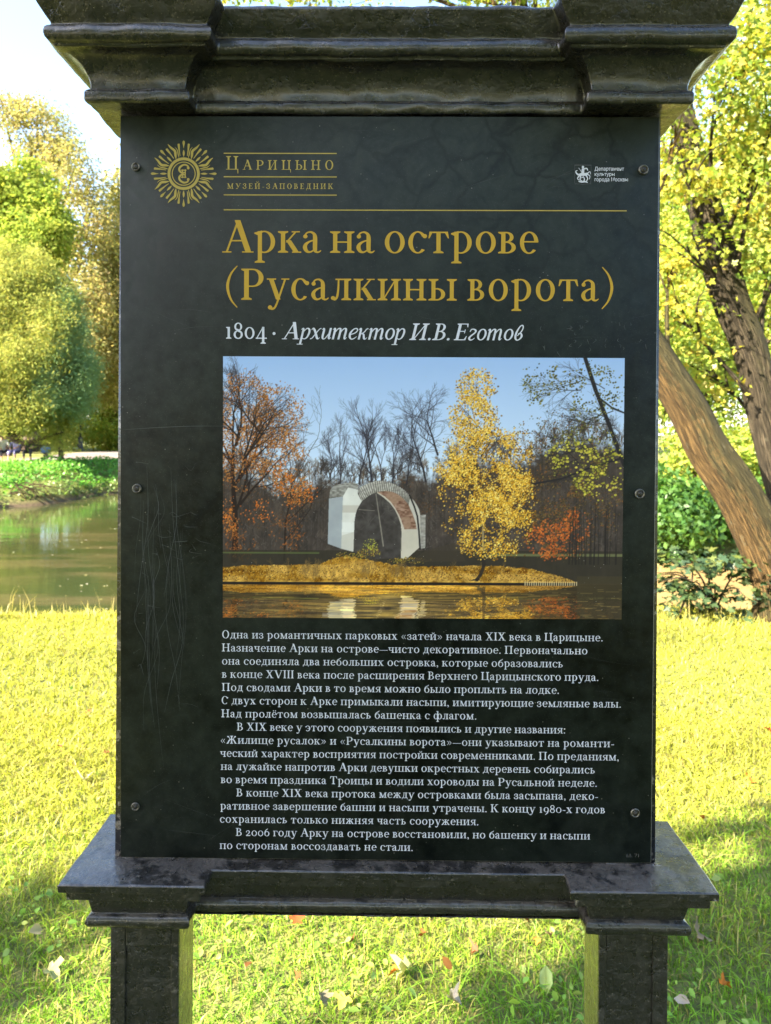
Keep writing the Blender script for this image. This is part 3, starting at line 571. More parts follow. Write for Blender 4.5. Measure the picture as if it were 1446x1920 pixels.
    x, y = cloud(4200, lob); leaves(x+6, y+5, [(120, 82, 24), (98, 66, 24), (146, 100, 28)], 2, 4, .9)
    for p in ([(884, 470), (886, 560), (886, 660), (890, 705), (878, 738), (866, 754)],):
        for (x0, y0), (x1, y1) in zip(p, p[1:]): line(x0, y0, x1, y1, 5 if y0 < 600 else 11, 5 if y0 < 600 else 12, (206, 186, 140) if y0 < 600 else (44, 38, 36), .6 if y0 < 600 else .9)
    x, y = cloud(17000, lob); leaves(x, y, [(226, 172, 44), (236, 186, 62), (206, 150, 36), (244, 204, 96), (182, 128, 32), (240, 194, 74)], 1, 3, .95)
    x, y = cloud(2200, lob); leaves(x, y, [(250, 220, 128), (246, 206, 92)], 1, 3)
    x, y = cloud(700, [(940, 430, 150, 210), (860, 300, 100, 160)]); leaves(x, y, [(84, 58, 26), (60, 46, 28)], 1, 3)
    line(872, 752, 848, 756, 8, 3, (40, 34, 30))
    # the water with the streaked mirror image
    wy = 774; d = yy-wy
    src = np.clip(wy-14-d*2.1-6*(noise(60, 3, 71)-.5)*np.clip(d/10, 0, 3), 0, Hh-1).astype(int); sx = np.clip(xx+5*(noise(24, 2.5, 72)-.5)*4, 0, W-1).astype(int)
    ref = im[src, sx]*np.array([.98, .90, .78]); lit = noise(70, 3, 73)[..., None]
    ref = ref*.82+np.array([150, 118, 40])/255*.95*lit*np.clip(1-np.abs(xx-560)/760, 0, 1)[..., None]+.02
    m = yy >= wy-8; im[m] = ref[m]; put((yy > wy-10) & (yy < wy) & (xx < 1210), (36, 30, 28)); put((yy > wy-34) & (xx > 1206), (70, 62, 42), .55)
    for i in range(24): x = 1030+i*7.6; line(x, 761, x, 772, 3, 3, (206, 188, 150))
    line(890, 782, 890, 886, 11, 8, (64, 50, 36), .6); put((xx > 604) & (xx < 664) & (yy > 836), (196, 184, 180), .6*(noise(50, 4, 75))); put((xx > 340) & (xx < 440) & (yy > 866), (190, 180, 176), .5*(noise(50, 4, 76)))
    for i in range(260): x, y = R.uniform(0, W), R.uniform(784, 886); line(x, y, x+R.uniform(6, 50), y, 1, 1, R.choice([(244, 206, 110), (226, 180, 80), (60, 48, 36), (220, 186, 96)]), .5)
    im[:] = np.clip(im, 0, 1)
    return im.reshape(Hh//2, 2, W//2, 2, 3).mean((1, 3))
# ---------------------------------------------------------------- the information stand
XC = .002
sign = empty('information_stand', (0, 0, 0), 'black painted stand with moulded cornice carrying a black information panel with gold title', 'information stand')
PIV = Vector((XC, 0, EYE-100*.0007)); TP, TM = Matrix.Translation(PIV), Matrix.Translation(-PIV); R4 = lambda d, a: Matrix.Rotation(math.radians(d), 4, a)
SIGN_M = TP @ R4(-.55, 'Z') @ R4(.42, 'Y') @ TM; PANEL_L = TP @ R4(.95, 'X') @ R4(-.10, 'Y') @ TM     # the stand has settled a little to one side
sign.matrix_world = SIGN_M
def offset_poly(pl, o):
    n = len(pl); out = []
    for i in range(n):
        p, q, r = pl[i-1], pl[i], pl[(i+1) % n]; nn = [0, 0]
        for a, b in ((p, q), (q, r)):
            dx, dy = b[0]-a[0], b[1]-a[1]; l = math.hypot(dx, dy); nn[0] += dy/l; nn[1] -= dx/l
        out.append((q[0]+nn[0]*o, q[1]+nn[1]*o))
    return out
def deepen(pr, top, k): return [(o, top+(z-top)*k if z < top else z) for o, z in pr]
def sweep(name, plan, prof, mat, parent, step=.008, cap=True):
    ts = []
    for i in range(len(plan)):
        a, b = plan[i], plan[(i+1) % len(plan)]; k = max(1, round(math.hypot(a[0]-b[0], a[1]-b[1])/step)); ts += [(i, j/k) for j in range(k)]
    pr = [prof[0]]
    for a, b in zip(prof, prof[1:]):
        k = max(1, round(math.hypot(a[0]-b[0], a[1]-b[1])/step)); pr += [(a[0]+(b[0]-a[0])*j/k, a[1]+(b[1]-a[1])*j/k) for j in range(1, k+1)]
    V, F, n = [], [], len(ts)
    for o, z in pr:
        q = offset_poly(plan, o)
        for i, t in ts: a, b = q[i], q[(i+1) % len(q)]; V.append((a[0]+(b[0]-a[0])*t, a[1]+(b[1]-a[1])*t, z))
    for r in range(len(pr)-1):
        for k in range(n): F.append((r*n+k, r*n+(k+1) % n, (r+1)*n+(k+1) % n, (r+1)*n+k))
    bm = bmesh.new(); vs = [bm.verts.new(v) for v in V]
    for f in F: bm.faces.new([vs[i] for i in f])
    bm.faces.new([vs[k] for k in range(n)][::-1]); bm.faces.new([vs[(len(pr)-1)*n+k] for k in range(n)])
    bmesh.ops.recalc_face_normals(bm, faces=bm.faces)
    for f in bm.faces: f.smooth = True
    for e in bm.edges:
        if len(e.link_faces) == 2 and e.calc_face_angle(0) > math.radians(38): e.smooth = False
    me = bpy.data.meshes.new(name); bm.to_mesh(me); bm.free(); me.materials.append(mat)
    o = bpy.data.objects.new(name, me); COL.objects.link(o); o.parent = parent
    bevel(o, .0018, 2, 38); lumps(o, .045, .0066 if name == 'cornice' else .0042); lumps(o, .011, .0014); return o
def ressaut(xi, xo, yf, yc, yb, ybc, XC=.002):
    return [(XC-xo, yf), (XC-xi, yf), (XC-xi, yc), (XC+xi, yc), (XC+xi, yf), (XC+xo, yf), (XC+xo, yb), (XC+xi, yb), (XC+xi, ybc), (XC-xi, ybc), (XC-xi, yb), (XC-xo, yb)]
ZT = 2.0375
cav = [(-.005+.030*(1-math.cos(t)), ZT+.0165+.0385*math.sin(t)) for t in np.linspace(0, math.pi/2, 9)]
ovo = [(.0310+.0075*math.sin(t), ZT+.0590+.021*(1-math.cos(t))/2) for t in np.linspace(0, math.pi, 8)]
cym = [(.0318+.0147*t**.8, ZT+.0835+.0245*t) for t in np.linspace(0, 1, 6)]
prof = [(-.03, ZT), (-.001, ZT), (.001, ZT+.003), (.001, ZT+.0125), (-.002, ZT+.0155)]+cav+[(.0285, ZT+.0555), (.0285, ZT+.0585)]+ovo+cym+[(.0475, ZT+.1105), (.045, ZT+.1145), (.036, ZT+.117), (-.02, ZT+.119)]
sweep('cornice', ressaut(.2510, .3817, -.044, -.010, .078, .050, -.0002), prof, M['paint'], sign)
ZS = 1.0545
tor = [(.0165+.0075*math.sin(t), ZS-.0475-.016*(1-math.cos(t))/2) for t in np.linspace(0, math.pi, 8)]
sprof = [(-.03, ZS-.0665), (.012, ZS-.0665), (.0165, ZS-.0645)]+tor[::-1]+[(.0175, ZS-.0455), (.0195, ZS-.038), (.022, ZS-.026), (.024, ZS-.0225), (.0405, ZS-.0215), (.0415, ZS-.0105), (.0485, ZS-.0095), (.0495, ZS-.0015), (.0475, ZS), (.020, ZS+.0012), (-.012, ZS+.0018)]
sweep('moulded_shelf', ressaut(.2770, .3635, -.003, .034, .079, .045, .0062), deepen(sprof, ZS, 1.15), M['paint'], sign)
# the core board behind the panel
V, F = box(XC-.3590, XC+.3585, .0125, .050, ZS, ZT+.002); mesh_obj('backing_board', V, F, M['paint'], sign); bevel(sign.children[-1], .002)
def post(s):
    x0, x1 = sorted((.0080+s*.2750, .0080+s*.3650)); y0, y1 = -.003, .079; zt = ZS-.074
    g = .004                                     # two boards with a dark joint in between, a sunk field in the front one
    xf0, xf1 = (x0+.020, x1-.010) if s < 0 else (x0+.010, x1-.020)
    bm = bmesh.new()
    def bx(a, b, c, d, e, f):
        V, F = box(a, b, c, d, e, f); vs = [bm.verts.new(v) for v in V]
        for q in F: bm.faces.new([vs[i] for i in q])
    bx(x0, x1, y0+.0035, y0+.046, 0, zt); bx(x0+.0015, x1-.0015, y0+.046+g, y1, 0, zt); bx(x0+.006, x1-.006, y0+.046, y0+.046+g, 0, zt)
    bx(x0, xf0, y0, y0+.0035, 0, zt); bx(xf1, x1, y0, y0+.0035, 0, zt); bx(xf0, xf1, y0, y0+.0035, zt-.034, zt); bx(xf0, xf1, y0, y0+.0035, 0, .12)
    me = bpy.data.meshes.new('post'); bm.to_mesh(me); bm.free(); me.materials.append(M['paint']); o = bpy.data.objects.new('post', me); COL.objects.link(o); o.parent = sign; bevel(o, .0014)
for s in (-1, 1): post(s)
PM = (SIGN_M @ PANEL_L).inverted(); CAM0 = PM @ Vector((0, -DIST, EYE))
def PP(px, py):
    """photo pixel -> x, z on the flat of the panel"""
    d = PM.to_3x3() @ Vector(((px-723)/FPX, 1, (815-py)/FPX)); t = -CAM0.y/d.y; return CAM0.x+d.x*t, CAM0.z+d.z*t
SLOPE = lambda y: .0035+(y-560)*5.8e-6
# the panel
pan = None
V, F = box(XC-.3510, XC+.3510, 0, .0118, PP(726, 1613)[1], PP(726, 218.5)[1]); pan = mesh_obj('information_panel', V, F, M['panel'], sign); pan.data.materials.append(M['panel_edge'])
for p in pan.data.polygons:
    if p.normal.y > -.5: p.material_index = 1
bevel(pan, .0005, 1); pan.matrix_local = PANEL_L
def flat(name, polys, mat, y=-.0003, parent=None):
    """union of convex polygons as one flat mesh"""
    V, F = [], []
    for group in polys:
        vs, fs = [], []
        for p in group: fs.append(list(range(len(vs), len(vs)+len(p)))); vs += [Vector(q) for q in p]
        try:
            ov, oe, of, _, _, fo = delaunay_2d_cdt(vs, [], fs, 0, 1e-7)
            n = len(V); V += [(v.x, y, v.y) for v in ov]; F += [tuple(n+i for i in f) for f, o in zip(of, fo) if o]
        except Exception:
            for k, p in enumerate(group): n = len(V); V += [(a, y-.000004*k, b) for a, b in p]; F.append(tuple(range(n, n+len(p))))
    return mesh_obj(name, V, F, mat, parent or pan)
UN = {}
def glyph_union(c, S, H, st):
    k = (c, S, H, st)
    if k not in UN:
        ps, adv = glyph(c, S, H, st); vs, fs = [], []
        for p in ps: fs.append(list(range(len(vs), len(vs)+len(p)))); vs += [Vector(q) for q in p]
        if vs:
            ov, _, of, _, _, fo = delaunay_2d_cdt(vs, [], fs, 0, 1e-4); UN[k] = ([(v.x, v.y) for v in ov], [tuple(f) for f, o in zip(of, fo) if o], adv)
        else: UN[k] = ([], [], adv)
    return UN[k]
class Text:
    def __init__(s): s.V, s.F = [], []
    def line(s, txt, x0, x1, y0, k, S=19, H=6.5, st='r', sx=1.0, space=1.0):
        """txt from pixel x0 to x1 on the baseline at pixel y0 (at x0); k = pixels per unit"""
        a, b = PP(x0, y0), PP(x1, y0+(x1-x0)*SLOPE(y0)); L = b[0]-a[0]; u = k*.0007
        gs = [glyph_union(c, S, H, st) for c in txt]; ad = [g[2]*u*sx*(space if c == ' ' else 1) for g, c in zip(gs, txt)]
        tr = (L-sum(ad))/max(1, len(txt)-1); x = a[0]
        for (gv, gf, _), w in zip(gs, ad):
            n = len(s.V); s.V += [(x+p*u*sx, -.0003, a[1]+q*u) for p, q in gv]; s.F += [tuple(n+i for i in f) for f in gf]; x += w+tr
        return s
    def obj(s, name, mat): return mesh_obj(name, s.V, s.F, mat, pan)
Text().line('Арка на острове', 416, 1010, 473.5, .40, 18, 6.5, sx=1.08, space=.7).line('(Русалкины ворота)', 422, 1152, 562, .40, 18, 6.5, sx=1.03, space=.75).obj('title_lettering', M['gold'])
T = Text().line('1804', 421, 501, 635, .215, 20, 8); T.line('·', 508, 521, 635.3, .215); T.line('Архитектор', 528, 757, 636, .213, 18, 7.5, 'i', 1.16); T.line('И.В. Еготов', 767, 979, 637.5, .213, 18, 7.5, 'i', 1.14, .4); T.obj('subtitle_lettering', M['white'])
BODY = [('Одна из романтичных парковых «затей» начала XIX века в Царицыне.', 416, 1131), ('Назначение Арки на острове—чисто декоративное. Первоначально', 416, 1102), ('она соединяла два небольших островка, которые образовались', 416, 1056),
 ('в конце XVIII века после расширения Верхнего Царицынского пруда.', 416, 1123), ('Под сводами Арки в то время можно было проплыть на лодке.', 416, 1049), ('С двух сторон к Арке примыкали насыпи, имитирующие земляные валы.', 415, 1165), ('Над пролётом возвышалась башенка с флагом.', 415, 894),
 ('В XIX веке у этого сооружения появились и другие названия:', 444, 1061), ('«Жилище русалок» и «Русалкины ворота»—они указывают на романти-', 413, 1152), ('ческий характер восприятия постройки современниками. По преданиям,', 413, 1161), ('на лужайке напротив Арки девушки окрестных деревень собирались', 414, 1116), ('во время праздника Троицы и водили хороводы на Русальной неделе.', 414, 1120),
 ('В конце XIX века протока между островками была засыпана, деко-', 443, 1122), ('ративное завершение башни и насыпи утрачены. К концу 1980-х годов', 413, 1135), ('сохранилась только нижняя часть сооружения.', 412, 898), ('В 2006 году Арку на острове восстановили, но башенку и насыпи', 442, 1107), ('по сторонам воссоздавать не стали.', 412, 775)]
T = Text()
for i, (s, a, b) in enumerate(BODY): T.line(s, a, b, 1196.5+24.68*i+(.2 if a > 430 else 0), .103, 17, 7.6, 'r', 1.13, 1.0)
T.obj('body_lettering', M['white'])
T = Text().line('Ц', 424, 449, 318, .172, 17, 7); T.line('АРИЦЫНО', 455, 626, 318.2, .122, 17, 8, 'r', 1.08).line('МУЗЕЙ-ЗАПОВЕДНИК', 426, 625, 354, .069, 18, 10, 'r', 1.08); T.obj('museum_lettering', M['pale_gold'])
def rule(x0, x1, y, h=2.0):
    a, b = PP(x0, y), PP(x1, y+(x1-x0)*SLOPE(y)); t = h*.00035; return [[(a[0], a[1]-t), (b[0], b[1]-t), (b[0], b[1]+t), (a[0], a[1]+t)]]
flat('ruled_lines', [rule(419.7, 631.6, y) for y in (287.5, 331.5, 365.5)]+[rule(419.7, 1175, 393.5)], M['pale_gold'])
# sun emblem with a monogram
def emblem():
    g = Glyph(1, 1); out = []
    for ro, ri in ((30.2, 25.0), (22.4, 20.6)): g.ar(0, 0, ro, ro, 0, 360, ro-ri, ro-ri, 48)
    def P(r, a): a = math.radians(a); return r*math.cos(a), r*math.sin(a)
    for k in range(8):
        a = 45*k+90
        lens = [(31.5, .6), (36, 3.4), (40, 3.6), (44.5, .6)]; drop = [(47, .4), (52, 2.2), (57, 4.6), (60, 3.6), (61.5, 1)]
        for prof in (lens, drop): g.cv([(*P(r, a), w) for r, w in prof], 3)
        for d in (-1, 1): g.cv([(*P(33.5, a+d*11.5), 1.2), (*P(44, a+d*11), 2.4), (*P(54, a+d*10), 4.2), (*P(56.5, a+d*10), 3)], 3)
        s = 1 if k % 2 else -1
        g.cv([(*P(31, a+22.5-s*5), 1.0), (*P(37, a+22.5-s*2), 4.2), (*P(45, a+22.5+s*1), 4.6), (*P(54, a+22.5-s*4), 3.6), (*P(62, a+22.5-s*6), .8)], 4)
        g.cv([(*P(31, a+22.5+s*6), 1.0), (*P(38, a+22.5+s*6.5), 2.2), (*P(46, a+22.5+s*7), 1.6), (*P(52, a+22.5+s*4), .6)], 4)
    for m in (1, -1):
        g.cv([(9, m*10, 4), (7, m*15, 3.2), (0, m*16.5, 3.6), (-7, m*12, 3.8), (-8, m*6, 3.8), (-3, m*1.5, 3.2), (3, m*2.5, 2)], 4); g.dt(8.5, m*10.5, 2.6)
        g.q((-5, m*5.5), (5, m*5.5), (5, m*7.5), (-5, m*7.5)) if m > 0 else g.q((-5, -7.5), (5, -7.5), (5, -5.5), (-5, -5.5))
    g.q((-3, -8), (-1, -8), (-1, 8), (-3, 8)); g.q((2, -8), (4, -8), (4, 8), (2, 8))
    cx, cz = PP(344.7, 325.8); return [[[(cx+x*.0007, cz+y*.0007) for x, y in p] for p in g.p]]
flat('sun_emblem', emblem(), M['pale_gold'])
def arms():
    g = Glyph(1, 1); cv = g.cv; g.cv = lambda p, n=3: cv([(a, b, w*.85) for a, b, w in p], n)
    g.cv([(-8, -1, 5), (-2, 1, 6.5), (5, 1, 6), (9, 3, 4)], 4); g.cv([(-8, 0, 4), (-12, 3, 3), (-13, 7, 2), (-10, 8, 1.2)], 3)     # horse and neck
    g.cv([(-7, -2, 3), (-10, -7, 2), (-6, -10, 1.6)], 3); g.cv([(-4, -2, 3), (-5, -9, 2), (-1, -11, 1.8)], 3); g.cv([(6, -1, 3), (9, -7, 2.2), (6, -12, 2)], 3); g.cv([(8, 1, 2.4), (13, -2, 1.8), (12, -8, 1.4)], 3); g.cv([(9, 3, 2), (13, 6, 1.6), (14, 1, 1)], 3)
    g.cv([(0, 2, 5), (0, 8, 6), (0, 12, 4)], 3); g.dt(0, 14.5, 2.3); g.cv([(2, 11, 3), (7, 12, 2.6), (9, 8, 2)], 3); g.cv([(-8, 13, 1), (-2, 4, 1), (3, -9, 1)], 3)   # rider, cloak, lance
    g.cv([(-8, -12, 2), (-2, -13, 3.4), (4, -12.5, 3), (9, -14, 2)], 3); g.cv([(-3, -6, 1.4), (1, -4, 2), (3, -9, 2.4), (1, -12, 2)], 3)
    g.p = [[(x, y) for x, y in p] for p in g.p]
    cx, cz = PP(1093, 328); fr = Glyph(1, 1)
    fr.cv([(-15.5, 18, .7), (15.5, 18, .7)], 2)
    fr.cv([(-15, 17.5, .35), (-15, -13, .35), (-12, -16.5, .35), (-3, -16.8, .35), (0, -18.5, .35), (3, -16.8, .35), (12, -16.5, .35), (15, -13, .35), (15, 17.5, .35)], 4)
    return [[[(cx+x*.0007, cz+y*.0007) for x, y in p] for p in q.p] for q in (g, fr)]
ARMS = arms(); flat('city_arms_emblem', ARMS[:1], M['white']); flat('arms_shield_outline', ARMS[1:], M['arms_line'])
def sans(name, lines, mat, bold=0.0):
    """words in the plain built-in face, fitted between two pixels"""
    Vs, Fs = [], []
    for txt, x0, x1, y, h in lines:
        c = bpy.data.curves.new('words', 'FONT'); c.body = txt; c.size = 1; c.offset = bold; c.resolution_u = 2
        o = bpy.data.objects.new('words', c); COL.objects.link(o); dg = bpy.context.evaluated_depsgraph_get(); me = bpy.data.meshes.new_from_object(o.evaluated_get(dg))
        v = np.array([q.co[:] for q in me.vertices]); f = [tuple(p.vertices) for p in me.polygons]; bpy.data.objects.remove(o); bpy.data.curves.remove(c)
        if not len(v): continue
        a, b = PP(x0, y), PP(x1, y+(x1-x0)*SLOPE(y)); sx = (b[0]-a[0])/(v[:, 0].max()-v[:, 0].min()); sz = h*.0007/.72; n = len(Vs)
        Vs += [(a[0]+(p[0]-v[:, 0].min())*sx, -.0003, a[1]+p[1]*sz) for p in v]; Fs += [tuple(n+i for i in q) for q in f]; bpy.data.meshes.remove(me)
    if Vs: mesh_obj(name, Vs, Fs, mat, pan)
sans('department_lettering', [('Департамент', 1115, 1170, 320, 7), ('культуры', 1115, 1152.5, 330, 7), ('города Москвы', 1115, 1177.5, 340, 7)], M['white'], .012)
sans('print_number', [('66. 71', 1174, 1198, 1607, 7)], M['faint'])
# printed photograph: a fine grid coloured point by point
def photo_print():
    im = printed_photo(); n, m, _ = im.shape; c = [PP(418.5, 668), PP(1171.5, 671.5), PP(418, 1158), PP(1165.5, 1161)]
    u, v = np.meshgrid((np.arange(m))/(m-1), (np.arange(n))/(n-1)); co = [np.array(p) for p in c]
    P = (co[0]*((1-u)*(1-v))[..., None]+co[1]*(u*(1-v))[..., None]+co[2]*((1-u)*v)[..., None]+co[3]*(u*v)[..., None]).reshape(-1, 2)
    V = np.stack([P[:, 0], np.full(len(P), -.0002), P[:, 1]], 1); i = np.arange(n*m).reshape(n, m)
    F = np.stack([i[1:, :-1].ravel(), i[1:, 1:].ravel(), i[:-1, 1:].ravel(), i[:-1, :-1].ravel()], 1).astype(np.int32)
    lin = np.where(im <= .04045, im/12.92, ((im+.055)/1.055)**2.4).reshape(-1, 3)*PRINT_GAIN
    o = mesh_obj('printed_photograph', V, F, M['print'], pan, lin); tag(o, 'printed photograph of a brick arch on an autumn island with a yellow birch')
PRINT_GAIN = .88
photo_print()
# six screws in cup washers
for px, py, r in ((255, 313, 8.2), (1206.5, 318.5, 9.5), (257, 916, 8.8), (1199.5, 926, 9.5), (254, 1512, 8), (1191, 1524, 8.8)):
    x, z = PP(px, py); r *= .0007; s = empty('screw', (x, 0, z)); s.parent = pan; s.rotation_euler = (math.radians(90), random.Random(px).uniform(0, 2), 0)
    V, F = lathe([(r*1.0, 0), (r*.98, .0012), (r*.86, .0021), (r*.72, .0019), (r*.62, .0010), (r*.58, .0006)], 28); w = mesh_obj('washer', V, F, M['screw'], s, smooth=True)
    V, F = lathe([(r*.57, .0002), (r*.56, .0012), (r*.45, .0019), (r*.25, .0021), (r*.22, .0021)], 20); w = mesh_obj('screw_head', V, F, M['screw_dark'], s, smooth=True)
    V, F = lathe([(r*.24, .0005), (r*.22, .00222)], 6); mesh_obj('socket', V, F, M['socket'], s)
# scratches in the laminate
def scratches():
    R = random.Random(5); polys = []
    def sc(pts, w):
        g = Glyph(1, 1); g.cv([(*[q*1000 for q in PP(x, y)], w*(.35 if i in (0, len(pts)-1) else 1)) for i, (x, y) in enumerate(pts)], 6); polys.append([[(a/1000, b/1000) for a, b in p] for p in g.p])
    sc([(230, 806), (290, 802), (360, 799), (420, 799)], .55)
    for k in range(30):
        x = R.uniform(262, 345); y = R.uniform(860, 1150); l = R.uniform(90, 300); d = R.gauss(-4, 18); sc([(x, y), (x+R.gauss(3, 7), y+l*.35), (x+d*.6+R.gauss(0, 5), y+l*.7), (x+d, y+l)], R.uniform(.15, .42))
    for k in range(26):
        x = R.uniform(250, 370); y = R.uniform(960, 1060) if k < 14 else R.uniform(840, 1330); sc([(x, y), (x+R.gauss(9, 8), y+R.gauss(1, 4)), (x+R.gauss(16, 12), y+R.gauss(4, 7))], R.uniform(.2, .5))
    for k in range(40):
        x, y = R.uniform(240, 1200), R.choice([R.uniform(1160, 1600), R.uniform(560, 660), R.uniform(240, 400)]); a = R.uniform(-.7, .5); l = R.uniform(20, 150); sc([(x, y), (x+l*.5, y+l*.5*a+R.gauss(0, 3)), (min(x+l, 1215), y+l*a)], R.uniform(.1, .22))
    for k in range(26): x, y = R.uniform(1000, 1210), R.uniform(600, 660); sc([(x, y), (x+R.gauss(0, 2), y+R.uniform(2, 5)), (x+R.gauss(0, 3), y+R.uniform(5, 10))], R.uniform(.4, .9))
    flat('scratch_marks', polys, M['scratch'], -.00012)
scratches()
# ---------------------------------------------------------------- ground, pond, path
WATER = -.9
def at(px, py, d): return ((px-723)/FPX*d, d-DIST, EYE+(815-py)/FPX*d)
NEAR = [(-80, 6.5), (-20, 7.6), (-8, 7.9), (-3, 7.6), (0, 7.9), (2.2, 8.0), (4.5, 7.6), (8, 8.4), (14, 8.6), (30, 8), (80, 6)]
FAR = [(80, 10), (30, 11.5), (18, 13.4), (12, 14.2), (7.5, 13.6), (5.2, 15.5), (3.6, 21), (2, 29), (-3, 35), (-8, 36), (-11.3, 32.5), (-12.4, 27), (-13.2, 24.5), (-16, 23), (-24, 22), (-40, 21), (-80, 20)]
POND = np.array(NEAR+FAR)
def pond_dist(x, y):
    """signed distance to the waterline, positive on land"""
    x, y = np.asarray(x, float), np.asarray(y, float); best = np.full(x.shape, 1e9); ins = np.zeros(x.shape, bool)
    for (ax, ay), (bx, by) in zip(POND, np.roll(POND, -1, 0)):
        dx, dy = bx-ax, by-ay; t = np.clip(((x-ax)*dx+(y-ay)*dy)/(dx*dx+dy*dy), 0, 1); best = np.minimum(best, np.hypot(x-ax-t*dx, y-ay-t*dy))
        if ay != by: ins ^= ((ay <= y) != (by <= y)) & (x < dx*(y-ay)/dy+ax)
    return np.where(ins, -best, best)
def height(x, y):
    x, y = np.asarray(x, float), np.asarray(y, float)
    s = pond_dist(x, y)+.35*np.sin(x*1.7+y*.6)*np.clip((y-5)/10, 0, 1); far = y > 9.5
    top = np.where(far, .30+.10*np.sin(x*.2)*np.cos(y*.13), .03*np.sin(x*.9+1)*np.cos(y*.8)); w = np.where(far, 4.4, 1.9)
    t = np.clip(s/w, 0, 1); t = 1-(1-t)**1.7
    return np.where(s > 0, WATER-.02+.10*(np.clip(s/.1, 0, 1))+(top-WATER-.08)*t, WATER-.02+np.maximum(s*.7, -1.2))
def sheet(name, xs, ys, z, mat, **kw):
    X, Y = np.meshgrid(xs, ys); Z = z(X, Y); i = np.arange(X.size).reshape(X.shape)
    F = np.stack([i[:-1, :-1].ravel(), i[:-1, 1:].ravel(), i[1:, 1:].ravel(), i[1:, :-1].ravel()], 1).astype(np.int32)
    return tag(mesh_obj(name, np.stack([X, Y, Z], -1).reshape(-1, 3), F, mat, smooth=True), kind='structure', **kw)
gx = np.concatenate([[-900, -400, -200, -120, -80, -60, -50], np.arange(-45, 30, .55), [30, 36, 44, 55, 70, 100, 160, 300, 900]]); gy = np.concatenate([[-600, -200, -80, -40, -20, -12, -8, -6, -4, -3], np.arange(-2, 45, .45), [46, 48, 50, 53, 57, 62, 68, 76, 90, 110, 150, 220, 400, 1200]])
sheet('ground', gx, gy, height, M['ground'])
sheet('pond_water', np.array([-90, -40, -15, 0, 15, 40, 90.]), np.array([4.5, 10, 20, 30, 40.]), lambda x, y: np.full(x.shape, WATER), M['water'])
def ribbon(name, left, right, mat, lift=.02):
    V = []; L, Rr = spline(left, 8), spline(right, 8); k = 5
    for a, b in zip(L, Rr):
        for j in range(k): p = a+(b-a)*j/(k-1); V.append((p[0], p[1], float(height(p[0], p[1]))+lift))
    F = [(i*k+j, i*k+j+1, (i+1)*k+j+1, (i+1)*k+j) for i in range(len(L)-1) for j in range(k-1)]
    o = mesh_obj(name, V, F, mat, smooth=True); tag(o, kind='structure'); return o
ribbon('path', [(-45, 28.0), (-26, 29.5), (-18, 34.3), (-14.8, 36.8), (-11, 41), (-4, 43), (10, 44)], [(-46, 32), (-28, 33), (-20.5, 37.6), (-18.5, 41.5), (-13.0, 45.5), (-5, 47), (10, 48)], M['path'])
ribbon('side_path', [(-18.6, 41.6), (-20.5, 48), (-20, 56), (-10, 66)], [(-14.0, 45.2), (-16.5, 50), (-15.4, 56), (-8, 62)], M['path'], .016)

# ---------------------------------------------------------------- leaves, crowns, trees
SHAPES = {
 'diamond': (np.array([(0, -.5, 0), (.32, -.05, .07), (0, .5, -.04), (-.32, -.05, .07)]), [[(0, 1, 2, 3)]]),
 'oval': (np.array([(0, -.5, 0), (.27, -.22, .06), (.29, .12, .06), (0, .52, -.05), (-.29, .12, .06), (-.27, -.22, .06)]), [[(0, 1, 2, 3), (0, 3, 4, 5)]]),
 'narrow': (np.array([(0, -.5, 0), (.11, 0, .03), (0, .5, -.06), (-.11, 0, .03)]), [[(0, 1, 2, 3)]]),
 'maple': None}
mp = [(-90, .16), (-60, .34), (-38, .46), (-22, .27), (2, .52), (22, .62), (38, .33), (60, .44), (90, .72), (120, .44), (142, .33), (158, .62), (178, .52), (202, .27), (218, .46), (240, .34)]
SHAPES['maple'] = (np.array([(0, -.05, 0)]+[(r*math.cos(math.radians(a)), r*math.sin(math.radians(a)), .10*abs(math.cos(math.radians(a)))*r*2-.1*r*r) for a, r in mp]), [[(0, 1+k, 1+(k+1) % 16) for k in range(16)]])
def scatter(Rg, C, N, size, shape, col):
    """leaf blades at C facing N; returns V, F list, colours"""
    n = len(C); P, fs = SHAPES[shape]; k = len(P); N = N/(np.linalg.norm(N, axis=1, keepdims=True)+1e-9)
    t = Rg.normal(size=(n, 3)); u = np.cross(N, t); u /= np.linalg.norm(u, axis=1, keepdims=True)+1e-9; w = np.cross(N, u)
    V = C[:, None, :]+size[:, None, None]*(P[None, :, 0, None]*u[:, None]+P[None, :, 1, None]*w[:, None]+P[None, :, 2, None]*N[:, None])
    F = [(np.array(f, np.int32)[None]+(np.arange(n, dtype=np.int32)*k)[:, None, None]).reshape(-1, len(f[0])) for f in fs]
    return V.reshape(-1, 3), F, np.repeat(col, k, 0)
def palette(Rg, cols, n, var=.18):
    c = np.array(cols, float)[Rg.integers(0, len(cols), n)]; return c*Rg.uniform(1-var, 1+var, (n, 1))*Rg.uniform(.93, 1.07, (n, 3))
